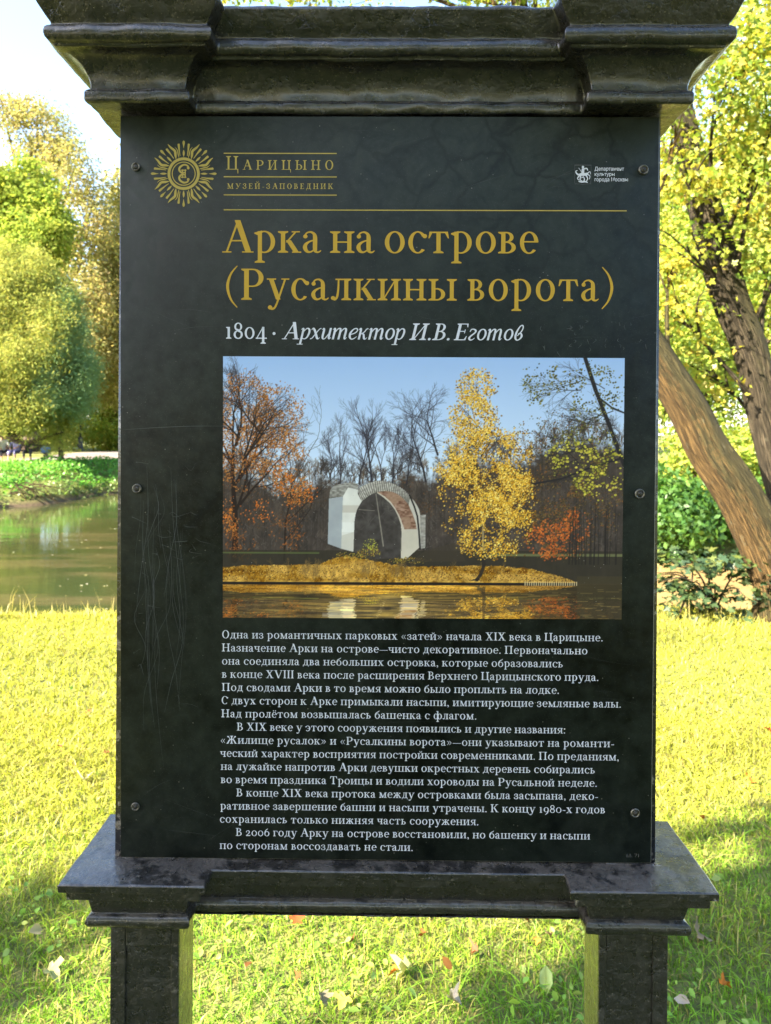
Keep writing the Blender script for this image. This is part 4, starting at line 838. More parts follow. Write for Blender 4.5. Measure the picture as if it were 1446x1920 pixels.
def crown(seed, lobes, nclus, per, size, spread, cols, shape='diamond', flat=.65, shell=.55, droop=0.0, up=.35, clip=None, jit=.5, thr=-.28):
    Rg = np.random.default_rng(seed); L = np.array([l[:3] for l in lobes], float); A = np.array([l[3:6] for l in lobes], float)
    w = (A[:, 0]*A[:, 1]*A[:, 2])**(2/3); k = Rg.choice(len(L), nclus, p=w/w.sum()); d = Rg.normal(size=(nclus, 3)); d /= np.linalg.norm(d, axis=1, keepdims=True)
    r = (shell+(1.04-shell)*Rg.random(nclus)**.6)*(1+.10*np.abs(Rg.normal(size=nclus))); c = L[k]+A[k]*d*r[:, None]
    nz = np.array([mnoise.noise(Vector(p)*(1.1/max(spread*3, .3))) for p in c]); keep = nz > thr; c, d, k = c[keep], d[keep], k[keep]
    bias = palette(Rg, cols, len(c), .12); m = Rg.integers(int(per*.6), int(per*1.4)+1, len(c)); i = np.repeat(np.arange(len(c)), m); n = len(i)
    P = c[i]+Rg.normal(size=(n, 3))*spread*np.array([1, 1, flat]); P[:, 2] -= droop*np.abs(Rg.normal(size=n))
    if clip: 
        ok = clip(P); P, i = P[ok], i[ok]; n = len(P)
    N = d[i]*.55+np.array([0, 0, up])+Rg.normal(size=(n, 3))*jit
    col = np.clip((bias[i]*.65+palette(Rg, cols, n)*.35), 0, .9)
    return scatter(Rg, P, N, size*Rg.uniform(.65, 1.3, n), shape, col)
def limbs(base, top, r0, lobes, seed, n=10, bend=.3):
    """trunk with a limb into every lobe of the crown"""
    Rg = random.Random(seed); b, t = np.array(base, float), np.array(top, float); k = np.array([Rg.gauss(0, bend), Rg.gauss(0, bend), 0])
    path = spline([b, b+(t-b)*.3+k, b+(t-b)*.65-k*.5, t], 5); rad = np.linspace(r0, r0*.22, len(path)); rad[0] *= 1.35; parts = [tube(path, rad, n, .10, seed)]
    for (x, y, z, a, bb, c) in lobes:
        f = min(.92, max(.25, (z-.55*c-b[2])/(t[2]-b[2]+1e-6)*.8)); i = int(f*(len(path)-1)); p = path[i]; e = np.array((x, y, z)); q = (p+e)/2+np.array([0, 0, -.12*np.linalg.norm(e-p)])
        parts.append(tube(spline([p, q, e, e+(e-q)*.35], 4), np.linspace(rad[i]*.6, .03, 13), 6, .08, seed+7))
    return merge(parts)
def tree(name, label, cat, lobes, base, top, r0, seed, nclus, per, size, spread, cols, shape='diamond', group=None, bark='far_bark', leaf='far_leaf', crown_name='crown', **kw):
    root = empty(name, base, label, cat, group); off = np.array(base)
    V, F, B = limbs(base, top, r0, lobes, seed); mesh_obj('trunk', V-off, F, M[bark], root, smooth=True, extra=B)
    V, F, C = crown(seed, lobes, nclus, per, size, spread, cols, shape, **kw); mesh_obj(crown_name, V-off, F, M[leaf], root, C); return root
def heap(px, py, d, rx, rz, n, seed, jx=1.0, ry=None, rs=.45):
    """lobes for a broad crown centred at a pixel: n ellipsoids inside a big one"""
    Rg = random.Random(seed); cx, cy, cz = at(px, py, d); ry = ry or rx; out = []
    for i in range(n):
        while True:
            a, b, c = Rg.uniform(-1, 1), Rg.uniform(-1, 1), Rg.uniform(-1, 1)
            if a*a+b*b+c*c < 1 and a*a+b*b+c*c > .12: break
        s = Rg.uniform(.75, 1.2)*rs; out.append((cx+a*rx*(1-s*.6), cy+b*ry*(1-s*.6), cz+c*rz*(1-s*.6), rx*s, ry*s, rz*s*.8))
    return out
TAN = [(.34, .30, .13), (.38, .32, .14), (.30, .28, .11), (.33, .26, .12), (.28, .30, .10), (.25, .27, .09)]
GREEN = [(.24, .32, .055), (.29, .36, .06), (.19, .27, .055), (.34, .37, .07)]
WILLOW = [(.30, .33, .08), (.36, .37, .09), (.24, .29, .075), (.41, .39, .11), (.20, .26, .07)]
WILLOW_SHADE = [(.22, .33, .15), (.25, .35, .14), (.19, .30, .14)]  # bluer leaf colours painted for the willow's shaded right side
YELLOW = [(.46, .37, .05), (.34, .32, .05), (.20, .28, .045), (.48, .38, .06), (.14, .23, .04), (.25, .31, .05), (.17, .25, .04), (.38, .31, .05), (.20, .30, .05), (.28, .36, .06)]
LIME = [(.26, .34, .05), (.21, .31, .05), (.34, .36, .055), (.17, .27, .045), (.40, .36, .06)]
DEEP = [(.07, .17, .035), (.09, .21, .04), (.06, .14, .04), (.12, .22, .04)]
gz = lambda x, y: float(height(x, y))
def ground_pt(px, d): x, y = (px-723)/FPX*d, d-DIST; return (x, y, gz(x, y))
# left bank
tree('linden_tree', 'tall tree in tan autumn leaf rising highest at the left edge', 'tree', heap(-55, 520, 56, 6.6, 11.6, 15, 3, rs=.36)+[(*at(70, 250, 55), 2.2, 2.2, 2.2), (*at(135, 330, 54), 1.9, 2, 2.0), (*at(160, 420, 54), 1.8, 2, 2.4), (*at(150, 560, 54), 2.2, 2.2, 3.2), (*at(150, 650, 54), 1.8, 2.0, 1.8), (*at(8, 215, 55), 1.6, 1.6, 1.4)], ground_pt(60, 55), at(60, 260, 55), .55, 31, 6500, 26, .23, .52, TAN, thr=-.15)
tree('birch_tree', 'slender pale yellow tree half hidden by the left edge of the panel', 'tree', [(*at(222, 350, 60), .8, .8, 1.5), (*at(225, 440, 60), 1.5, 1.5, 2.4), (*at(235, 560, 60), 2.2, 2, 3), (*at(236, 670, 60), 2.2, 2.2, 2.6), (*at(255, 500, 60), 2, 2, 3), (*at(190, 600, 61), 2, 2, 3), (*at(195, 690, 61), 1.9, 2, 2.2)], ground_pt(238, 60), at(228, 325, 60), .25, 37, 2200, 26, .2, .5, [(.36, .33, .10), (.40, .34, .12), (.33, .33, .09)], droop=.5)
tree('maple_tree', 'bright green maple standing in front of the tan tree', 'tree', heap(20, 420, 45, 3.6, 3.6, 8, 8, rs=.42)+[(*at(60, 340, 45), 1.3, 1.3, 1.1), (*at(100, 430, 44.5), 1.1, 1.1, .8), (*at(80, 385, 44.5), 1.2, 1.2, .9)], ground_pt(10, 45), at(20, 360, 45), .3, 41, 1700, 28, .24, .38, GREEN, flat=.45, thr=-.15)
tree('willow_tree', 'rounded willow leaning over the bank with its branches hanging to the path', 'tree', [(*at(-5, 600, 34.5), 2.7, 2.6, 2.4), (*at(40, 545, 34), 1.3, 1.5, 1.2), (*at(88, 600, 33.6), 1.0, 1.4, .9), (*at(60, 655, 33.2), 1.2, 1.5, .9), (*at(10, 690, 33.5), 2.4, 2.2, 1.5), (*at(75, 735, 34), 1.4, 1.8, 1.0), (*at(115, 775, 35), .6, .9, .6), (*at(-70, 640, 34), 3, 2.5, 2.4), (*at(10, 500, 34), 1.4, 1.5, .9), (*at(60, 500, 34.2), .9, 1.1, .7), (*at(95, 560, 34.2), .8, 1.1, .9), (*at(30, 765, 33.2), 1.1, 1, .6), (*at(-10, 750, 33.4), 1.3, 1, .7), (*at(75, 795, 34.2), .4, .7, .5), (*at(100, 815, 34.6), .25, .5, .5)], ground_pt(-30, 36.3), at(0, 520, 34.5), .3, 43, 12000, 32, .18, .30, WILLOW, shape='narrow', droop=.3, flat=1.0, up=.15, thr=.04, shell=.35)
tree('willow_shaded_side', 'shaded right shoulder of the rounded willow, its shade coloured blue-green', 'tree', [(*at(112, 560, 34.3), .65, .9, .75), (*at(130, 625, 34.2), .75, 1.0, .9), (*at(146, 690, 34.2), .7, 1.0, .9), (*at(105, 720, 33.6), 1.0, 1.1, .9), (*at(142, 745, 34.4), .65, .9, .7), (*at(112, 655, 33.8), .7, .9, .7)], ground_pt(115, 36.6), at(118, 580, 34.6), .12, 47, 3800, 30, .15, .26, WILLOW_SHADE, shape='narrow', droop=.25, flat=1.0, up=.15, thr=.0, shell=.35)  # willow's right side as a separate crown, shade put into its leaf colours
for i, (px, d, rx, rz, cyp, lab) in enumerate([(-260, 62, 11, 11, 480, 'tall yellowing tree outside the left edge of the wood'), (-620, 58, 10, 10, 500, 'broad yellowing tree far outside the left edge of the wood'), (1150, 60, 9, 11, 500, 'leafy tree of the wood at the right end of the pond'), (330, 68, 9, 11, 520, 'broad yellowish tree in the wood behind the panel'), (520, 64, 9, 10, 540, 'dense tan tree in the wood behind the middle of the panel'), (740, 60, 9, 9, 560, 'broad green-gold tree behind the printed photograph'), (930, 56, 8, 10, 540, 'leafy tree behind the right half of the panel')]):
    tree('broadleaf_tree', lab, 'tree', heap(px, cyp, d, rx, rz, 13, 60+i, rs=.4), ground_pt(px, d), at(px, cyp-250, d), .4, 70+i, 1100, 22, .5, .75, TAN if i % 2 else WILLOW, group='trees of the wood across the pond')
tree('alder_tree', 'low rounded green tree at the back between the slender tree and the willow', 'tree', heap(200, 690, 71, 4.6, 6.0, 9, 88, rs=.5), ground_pt(200, 71), at(200, 560, 71), .2, 89, 900, 24, .34, .5, GREEN)
# low light-green shrubs behind the far path
for i, (px, d, rx, rz, cols, lab) in enumerate([(200, 66, 3.2, 2.2, LIME, 'sunlit yellow shrub beyond the path beside the panel'), (120, 70, 4, 3, LIME, 'light green shrub behind the lamp post'), (20, 60, 5, 2.6, WILLOW, 'grey-green thicket behind the bench'), (250, 72, 4, 4, TAN, 'tan shrub at the foot of the slender tree'), (205, 74, 4.5, 8, WILLOW, 'tall leafy thicket behind the slender tree')]):
    x, y, z = ground_pt(px, d); tree('shrub', lab, 'shrub', [(x+rx*.5*math.sin(k*2.1), y+math.cos(k*1.7), z+rz*(.5+.25*math.sin(k)), rx*.55, 1.5, rz*.5) for k in range(5)], (x, y, z), (x, y, z+rz), .06, 90+i, 260, 24, .24, .4, cols, group='shrubs behind the far path')
# right bank
for i, (px, d, rx, rz, cyp, lab, cols) in enumerate([(1290, 19, 2.6, 3.2, 600, 'sunlit lime-green tree across the water just right of the panel', LIME), (1430, 22, 3.6, 4.6, 500, 'tall yellow maple behind the two leaning trunks', YELLOW), (1330, 30, 4.6, 7.2, 420, 'high golden tree above the leaning trunks', YELLOW), (1560, 27, 5, 6.5, 430, 'broad yellow tree at the right edge of the photo', YELLOW), (1180, 33, 4.6, 6, 480, 'yellow-green tree hidden by the right edge of the panel', LIME), (1450, 42, 8, 12, 330, 'tallest lime tree at the back of the right bank', LIME)]):
    tree('maple_tree', lab, 'tree', heap(px, cyp, d, rx, rz, 12, 110+i, rs=.42), ground_pt(px, d), at(px+10, cyp-160, d), .22, 120+i, 1000, 44, .105 if d < 25 else .15, .38 if d < 25 else .55, cols, group='trees on the right bank', leaf='leaf')
for i, (px, py, d, rx, rz, cols, lab) in enumerate([(1262, 960, 15.6, .9, .95, DEEP, 'dark green bush under the leaning trunk beside the panel'), (1340, 900, 17, 1.1, 1.3, LIME, 'light green bush between the two leaning trunks'), (1400, 1010, 16, 1.0, .8, DEEP, 'low green bush behind the foot of the leaning trunk'), (1180, 930, 17, 1.1, 1.2, DEEP, 'green bush on the far bank hidden by the panel'), (1480, 900, 18, 1.4, 1.6, LIME, 'light bush at the right edge of the photo')]):
    x, y, z = at(px, py, d); g = gz(x, y); tree('bush', lab, 'bush', heap(px, py, d, rx, rz, 7, 130+i, rs=.5)+[(x, y, g+.5, rx*.7, rx*.6, .5)], (x, y, g), (x, y, z+rz*.6), .05, 140+i, 330, 22, .13, .20, cols, group='bushes on the right bank', leaf='leaf')
# the two leaning trunks with their maple crowns
def leaning(name, label, pts, rad, bark, lobes, seed, nclus, cols, twigs):
    base = ground_pt(pts[0][0], pts[0][2]); P = [base if i == 0 else at(*p) for i, p in enumerate(pts)]; P[0] = (P[0][0], P[0][1], P[0][2]-.08)
    path = spline(P, 10); r = np.interp(np.linspace(0, 1, len(path)), np.linspace(0, 1, len(rad)), rad); root = empty(name, base, label, 'tree', 'leaning trees on the lawn edge'); off = np.array(base)
    parts = [tube(path, r, 40, .16, seed)]; Rg = random.Random(seed)
    for (x, y, z, a, b, c) in lobes:
        i = min(range(len(path)), key=lambda k: np.linalg.norm(path[k]-np.array((x, y, z-1.2)))); p = path[i]; e = np.array((x, y, z)); q = (p+e)/2+np.array([Rg.gauss(0, .1), 0, .15])
        parts.append(tube(spline([p, q, e], 6), np.linspace(min(.030, r[i]*.4), .008, 13), 7, .1, seed+3))
        for k in range(twigs):
            v = np.array([Rg.gauss(0, a*.6), Rg.gauss(0, b*.6), Rg.gauss(0, c*.5)]); parts.append(tube(spline([e-(e-q)*Rg.random()*.8, e+v*.5+np.array([0, 0, .05]), e+v], 4), np.linspace(.012, .003, 9), 5, 0, seed))
    V, F, B = merge(parts); mesh_obj('trunk', V-off, F, M[bark], root, smooth=True, extra=B)
    V, F, C = crown(seed, lobes, nclus, 32, .056, .17, cols, 'maple', flat=.4, shell=.1, up=.5); mesh_obj('crown', V-off, F, M['leaf'], root, C); return root
leaning('leaning_maple', 'thick tan trunk leaning left from the lawn edge towards the panel', [(1492, 1180, 6.7), (1462, 1085, 6.75), (1392, 940, 6.85), (1329, 842, 7.0), (1292, 767, 7.1), (1224, 660, 7.3), (1135, 515, 7.6), (1040, 330, 8.0), (980, 60, 8.4), (960, -150, 8.6)], [.40, .225, .192, .182, .176, .165, .15, .13, .10, .05], 'warm_bark',
 [(*at(1120, -20, 8.2), 1.0, .9, .35), (*at(900, -30, 8.6), 1.1, 1, .35), (*at(560, -50, 8.8), 1.4, 1.0, .35), (*at(1000, -120, 8), 1.2, 1.2, .5), (*at(1270, 250, 7.6), .35, .5, .35), (*at(1255, 520, 7.8), .25, .5, .4)], 201, 260, YELLOW, 6)
leaning('leaning_maple', 'darker mossy trunk rising steeply behind the tan leaning trunk', [(1580, 1180, 7.5), (1525, 1050, 7.6), (1475, 930, 7.7), (1415, 680, 7.8), (1371, 567, 7.9), (1335, 440, 8.0), (1305, 330, 8.1), (1280, 220, 8.2), (1240, 60, 8.4), (1200, -120, 8.6)], [.36, .20, .180, .165, .165, .165, .15, .13, .11, .06], 'grey_bark',
 [(*at(1400, 60, 7.2), .6, .8, .6), (*at(1340, 180, 7.2), .5, .7, .45), (*at(1420, 300, 7.4), .45, .7, .45), (*at(1290, 330, 7.4), .4, .6, .35), (*at(1440, 480, 7.8), .4, .6, .4), (*at(1290, 470, 7.5), .3, .5, .3), (*at(1270, 590, 7.7), .3, .5, .3), (*at(1480, 150, 7), .9, .9, .7), (*at(1360, -60, 7.6), .9, .9, .5), (*at(1320, 690, 8.2), .3, .5, .3), (*at(1550, 350, 7.4), .6, .9, .9)], 203, 460, YELLOW, 6)
# low shrub at the trunk foot, shade put into its dark leaf colours
def foot_shrub():
    base = ground_pt(1340, 7.0); root = empty('maple_shrub', base, 'low maple shrub with leaves coloured dark for shade at the foot of the leaning trunk', 'shrub'); off = np.array(base); Rg = random.Random(9); parts = []
    for k in range(12):
        e = np.array(at(Rg.uniform(1225, 1420), Rg.uniform(1040, 1130), Rg.uniform(6.6, 7.4))); parts.append(tube(spline([np.array(base)+np.array([Rg.gauss(0, .15), Rg.gauss(0, .1), -.05]), (np.array(base)+e)/2+np.array([0, 0, .15]), e], 5), np.linspace(.012, .004, 11), 5, 0, k))
    V, F, B = merge(parts); mesh_obj('stem', V-off, F, M['far_bark'], root, smooth=True, extra=B)
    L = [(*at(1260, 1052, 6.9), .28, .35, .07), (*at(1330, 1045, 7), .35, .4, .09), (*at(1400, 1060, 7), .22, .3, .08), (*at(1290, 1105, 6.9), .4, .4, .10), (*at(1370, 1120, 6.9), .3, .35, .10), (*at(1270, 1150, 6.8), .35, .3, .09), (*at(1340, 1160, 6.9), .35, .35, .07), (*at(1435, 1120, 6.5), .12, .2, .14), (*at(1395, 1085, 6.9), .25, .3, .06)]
    V, F, C = crown(77, L, 120, 10, .070, .085, [(.028, .055, .022), (.040, .065, .022), (.032, .058, .032), (.085, .105, .025)], 'maple', flat=.3, shell=.1, up=1.2); mesh_obj('foliage', V-off, F, M['shaded_leaf'], root, C)
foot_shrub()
# unseen tree behind the viewer, left; crown lobes set to shade stand and lawn
SHADE = [((0, 0, 1.95), .62), ((-.25, 0, 1.5), .6), ((.3, 0, 1.5), .6), ((0, 0, 1.1), .62), ((.0, .0, .5), .6), ((-.3, 0, 2.2), .5), ((.35, 0, 2.2), .5), ((-1.4, 1.2, 0), .32), ((0, -1.2, .8), .9), ((-.5, -.6, 1), .7), ((0, -1.6, 0), .9), ((-1.5, -1.2, 0), .8), ((1.5, -.8, 0), .8), ((.6, -2.4, 0), .9), ((-.8, -2.6, 0), .9), ((0, -.6, 0), .7)]
SL = [(*(Vector(p)+sd*((6.6+.5*math.sin(i*2.3)-p[2])/sd.z)), r, r, r*.9) for i, (p, r) in enumerate(SHADE)]
sx, sy = sum(l[0] for l in SL)/len(SL), sum(l[1] for l in SL)/len(SL)
tree('linden_tree', 'unseen tree behind the viewpoint to the left, crown shaped to shade the stand', 'tree', SL, (sx-.5, sy-.6, 0), (sx, sy, 7), .22, 301, 1000, 30, .17, .22, GREEN, leaf='leaf', shell=.15)
for i, (x, y, h, lab) in enumerate([(-20, -12.5, 9, 'leafy tree far to the left behind the viewpoint'), (-12, -13, 10, 'round green tree behind the viewpoint, second from the left'), (-5, -11.5, 9, 'green tree straight behind the viewpoint'), (2.5, -12.5, 11, 'tall green tree behind the viewpoint to the right'), (9.5, -13, 12, 'tallest green tree far to the right behind the viewpoint')]):
    tree('broadleaf_tree', lab, 'tree', [(x+2.2*math.sin(k*2.4), y+1.6*math.cos(k*1.9), h*(.42+.075*k), 2.0, 1.8, 1.5) for k in range(7)], (x, y, 0), (x, y, h), .2, 320+i, 520, 20, .30, .5, GREEN, group='trees behind the viewpoint')
# ---------------------------------------------------------------- lawn, plants on the banks
def blades(Rg, X, Y, Z, H, Wd, col, lean=.5, bend=.5):
    n = len(X); a = Rg.uniform(0, 2*math.pi, n); b = Rg.uniform(0, 2*math.pi, n); u = np.stack([np.cos(a), np.sin(a), 0*a], 1); d = np.stack([np.cos(b), np.sin(b), 0*b], 1)*(np.abs(Rg.normal(size=n))*lean)[:, None]
    B = np.stack([X, Y, Z], 1); up = np.array([0, 0, 1.]); p1 = B+(up*.55+d*.35)*H[:, None]; k = Rg.uniform(.1, bend, n)
    p2 = B+(up*(1-k*.45)[:, None]+d*(.8+k)[:, None])*H[:, None]; w = Wd[:, None]*u
    V = np.stack([B-w*.8, B+w*.8, p1-w, p1+w, p2], 1).reshape(-1, 3); i = (np.arange(n, dtype=np.int32)*5)[:, None]
    return V, [i+np.array([[0, 1, 3, 2]]), i+np.array([[2, 3, 4]])], np.repeat(col, 5, 0)
def lawn():
    Rg = np.random.default_rng(4); parts = []
    for d0, d1, n, hh, ww in ((1.5, 3.0, 40000, .034, .0016), (3.0, 4.4, 64000, .032, .0021), (4.4, 7.6, 92000, .034, .0028)):
        d = np.sqrt(Rg.uniform(d0**2, d1**2, n)); x = Rg.uniform(-.72, .72, n)*d; y = d-DIST; z = height(x, y)
        dry = np.array([mnoise.noise(Vector((a*.9, b*.9, 3)))*.6+mnoise.noise(Vector((a*3.1, b*3.1, 7)))*.4 for a, b in zip(x, y)])
        g = np.clip((3.15-d)*.9+np.where(x > .2, .25, 0)*(d < 3.3)-dry*1.1+Rg.normal(size=n)*.28, 0, 1)[:, None]
        c = np.array([.44, .46, .06])*(1-g)+np.array([.23, .43, .035])*g; straw = Rg.random(n) < .16; c[straw] = (.50, .42, .13); c *= Rg.uniform(.35, 1.15, (n, 1))*(1-.35*np.clip(np.array([mnoise.noise(Vector((a*.7+9, b*1.6, 21))) for a, b in zip(x, y)])*2.2-.3, 0, 1))[:, None]
        parts.append(blades(Rg, x, y, z, hh*Rg.uniform(.4, 1.6, n)*(1+.4*dry), ww*Rg.uniform(.7, 1.4, n), c, 1.05, .8))
    n = 3600; x = Rg.uniform(-4.5, 4.8, n); y = 5.75+.30*np.sin(x*1.3)+Rg.normal(size=n)*.28; keep = np.array([mnoise.noise(Vector((a*1.4, 1, 5))) > -.25 for a in x]); x, y = x[keep], y[keep]; n = len(x)
    c = np.array([.44, .40, .10])*Rg.uniform(.7, 1.2, (n, 1)); parts.append(blades(Rg, x, y, height(x, y), Rg.uniform(.05, .12, n), Rg.uniform(.002, .0035, n), c, .45, .5))
    xs = np.concatenate([Rg.uniform(-3.6, -2.0, 34), Rg.uniform(2.3, 3.9, 20), Rg.uniform(-2, 2.3, 30)]); n = len(xs); y = 6.0+Rg.normal(size=n)*.25
    parts.append(blades(Rg, xs, y, height(xs, y), Rg.uniform(.12, .36, n), np.full(n, .003), np.array([[.45, .38, .15]])*Rg.uniform(.7, 1.2, (n, 1)), .25, .4))
    V, F, C = merge(parts); tag(mesh_obj('lawn_grass', V, F, M['grass'], None, C), kind='stuff')
    # plantain and clover leaves between the blades
    n = 1400; d = np.where(Rg.random(n) < .75, Rg.uniform(1.95, 2.9, n), Rg.uniform(2.9, 5, n)); x = Rg.uniform(-.6, .6, n)*d; y = d-DIST
    k = np.array([mnoise.noise(Vector((a*2.2, b*2.2, 11))) for a, b in zip(x, y)]) > .02; x, y, d = x[k], y[k], d[k]; n = len(x)
    P = np.stack([x, y, height(x, y)+Rg.uniform(.02, .05, n)], 1); N = Rg.normal(size=(n, 3))*.5+np.array([0, 0, 1.]); V, F, C = scatter(Rg, P, N, Rg.uniform(.010, .036, n), 'oval', palette(Rg, [(.20, .33, .05), (.26, .37, .06), (.28, .37, .09), (.16, .28, .05)], n))
    tag(mesh_obj('ground_cover_leaves', V, F, M['grass'], None, C), kind='stuff')
lawn()
def bank_plants():
    Rg = np.random.default_rng(14); n = 120000; x = Rg.uniform(-24, 8, n); y = Rg.uniform(20, 42, n); s = pond_dist(x, y); k = (s > .05) & (s < 5.0) & (y > 18); x, y, s = x[k], y[k], s[k]; n = len(x)
    nz = np.array([mnoise.noise(Vector((a*.7, b*.7, 2))) for a, b in zip(x, y)]); z = height(x, y)+Rg.uniform(.03, .38, n)*(1+nz)*np.clip(s/.8, .3, 1)*np.clip((5.6-s)/2.4, .25, 1)
    c = palette(Rg, [(.10, .27, .035), (.12, .31, .04), (.08, .22, .035), (.17, .32, .05)], n, .25)*(1+.3*nz)[:, None]; low = s < .7; c[low] = c[low]*.45+np.array([.16, .13, .07])*.55
    bare = (x < -12.6) & (s < 1.6) & (nz < .15); k = ~bare | (Rg.random(n) < .25); x, y, z, c = x[k], y[k], z[k], c[k]; n = len(x)
    V, F, C = scatter(Rg, np.stack([x, y, z], 1), Rg.normal(size=(n, 3))*.5+np.array([-.1, -.35, .9]), Rg.uniform(.08, .18, n), 'diamond', c); tag(mesh_obj('bank_vegetation', V, F, M['leaf'], None, C), kind='stuff')
    n = 26000; x = Rg.uniform(3, 16, n); y = Rg.uniform(13, 24, n); s = pond_dist(x, y); k = (s > .05) & (s < 5); x, y, s = x[k], y[k], s[k]; n = len(x)
    V, F, C = scatter(Rg, np.stack([x, y, height(x, y)+Rg.uniform(.02, .4, n)], 1), Rg.normal(size=(n, 3))*.5+np.array([-.1, -.35, .9]), Rg.uniform(.07, .16, n), 'diamond', palette(Rg, [(.10, .22, .04), (.14, .27, .045), (.22, .26, .06), (.27, .24, .08)], n, .25)); tag(mesh_obj('undergrowth', V, F, M['leaf'], None, C), kind='stuff')
    n = 900; x = Rg.uniform(-14, 9, n); y = 8.5+27*Rg.random(n)**1.5; k = pond_dist(x, y) < -.15; x, y = x[k], y[k]; n = len(x)
    V, F, C = scatter(Rg, np.stack([x, y, np.full(n, WATER+.004)], 1), Rg.normal(size=(n, 3))*.04+np.array([0, 0, 1.]), Rg.uniform(.02, .07, n), 'oval', palette(Rg, [(.4, .36, .2), (.3, .26, .12), (.45, .42, .33)], n)); tag(mesh_obj('floating_debris', V, F, M['leaf'], None, C), kind='stuff')
bank_plants()
# fallen leaves, each its own thing
def fallen_leaf(px, py, size, col, label, seed, shape='maple', lift=.042, group='fallen leaves on the lawn'):
    d = EYE*FPX/(py-815); x, y = (px-723)/FPX*d, d-DIST; z = gz(x, y)+lift; Rg = np.random.default_rng(seed); P, fs = SHAPES[shape]; P = P.copy(); P[:, :2] *= Rg.uniform(.75, 1.1, 2) if seed else 1; P[:, 2] += (1.5*np.abs(P[:, 0])**1.6*Rg.uniform(.1, 1.2)+1.0*P[:, 1]**2*Rg.uniform(-.8, 1.2)+.12*np.sin(P[:, 0]*9+seed)*np.cos(P[:, 1]*7)) if seed else .1*P[:, 0]**2
    o = mesh_obj('fallen_leaf', P*size*.74, np.array(fs[0], np.int32), M['dry_leaf'], None, np.clip(palette(Rg, [col], len(P), .2), 0, .9)); o.location = (x, y, z)
    o.rotation_euler = (Rg.normal()*.35-.25, Rg.normal()*.3, Rg.uniform(0, 6.28)) if seed else (.75, .1, .3); tag(o, label, 'leaf', group)
BR, OR, YE, GY, PG = (.15, .070, .025), (.42, .15, .03), (.45, .38, .07), (.19, .17, .12), (.30, .38, .14)
fallen_leaf(557, 1757, .062, (.40, .085, .03), 'red-orange maple leaf on the grass between the posts', 0, lift=.05)
for i, (px, py, s, c, l) in enumerate([(783, 1736, .04, OR, 'small orange leaf just below the middle of the rail'), (790, 1775, .055, BR, 'curled dark brown leaf below the orange one under the rail'), (656, 1793, .06, BR, 'brown leaf right of the red-orange maple leaf'), (892, 1811, .05, (.22, .09, .05), 'reddish brown leaf in the greener grass left of the right post'), (983, 1747, .06, BR, 'brown leaf close under the right end of the rail'), (1009, 1791, .035, OR, 'tiny orange leaf beside the right post'), (1037, 1778, .04, (.3, .2, .12), 'pale brown leaf nearest the right post'), (838, 1837, .06, BR, 'crumpled brown leaf below the middle of the gap'),
 (604, 1900, .065, GY, 'grey curled leaf upright at the bottom edge left of centre'), (849, 1907, .065, (.32, .29, .23), 'whitish grey leaf upright at the bottom edge'), (1024, 1871, .11, PG, 'large pale green leaf near the foot of the right post'), (742, 1848, .05, OR, 'orange leaf stood on edge in the middle of the gap'), (762, 1850, .09, (.36, .40, .16), 'pale yellow-green leaf beside the orange one on edge'), (467, 1837, .05, BR, 'brown leaf near the left post'), (560, 1861, .045, BR, 'small dark leaf below the red-orange maple leaf'), (646, 1905, .075, YE, 'yellow leaf at the bottom edge beside the grey curled one'),
 (65, 1767, .08, (.36, .30, .16), 'tan leaf below the left end of the shelf'), (95, 1840, .09, (.38, .38, .16), 'pale broad leaf in the lower left grass'), (1310, 1775, .10, (.26, .20, .12), 'bundle-like withered brown leaf right of the right post'), (1278, 1910, .07, (.36, .31, .24), 'white-edged leaf at the bottom right edge'), (1358, 1880, .05, OR, 'orange leaf in the lower right corner'), (165, 1350, .06, BR, 'brown leaf in the sunny grass left of the panel, highest of them'), (112, 1414, .06, (.24, .10, .05), 'red-brown leaf in the sunny grass far left'), (158, 1475, .10, (.6, .57, .5), 'whitish leaf in the sunny grass above the left shelf end'), (199, 1426, .06, BR, 'dark brown leaf beside the left edge of the panel'),
 (1316, 1325, .08, OR, 'orange leaf in the sunny grass right of the panel'), (1438, 1377, .08, (.42, .12, .04), 'red-orange leaf at the right edge of the photo'), (1412, 1476, .07, OR, 'orange leaf lower down at the right edge'), (1315, 1546, .07, OR, 'orange leaf above the right shelf end')]): fallen_leaf(px, py, s, c, l, i+1, 'oval' if i % 3 == 1 else 'maple', .034)
# lamp post across the pond
x, y, z = ground_pt(151, 61); lamp = empty('lamp_post', (x, y, z), 'dark cast-iron lamp post beside the path across the pond', 'lamp post')
V, F = lathe([(.26, -.05), (.26, .12), (.22, .16), (.20, .5), (.15, 1.0), (.16, 1.06), (.11, 1.12)], 12); mesh_obj('base', V, F, M['iron'], lamp)
V, F = lathe([(.09, 1.12), (.065, 3.4), (.10, 3.45), (.05, 3.55)], 12); mesh_obj('pole', V, F, M['iron'], lamp)
V, F = lathe([(.10, 3.55), (.22, 4.0), (.20, 4.05)], 8); mesh_obj('lantern', V, F, M['lantern'], lamp)
V, F = lathe([(.25, 4.05), (.12, 4.2), (.03, 4.3)], 8); mesh_obj('cap', V, F, M['iron'], lamp)
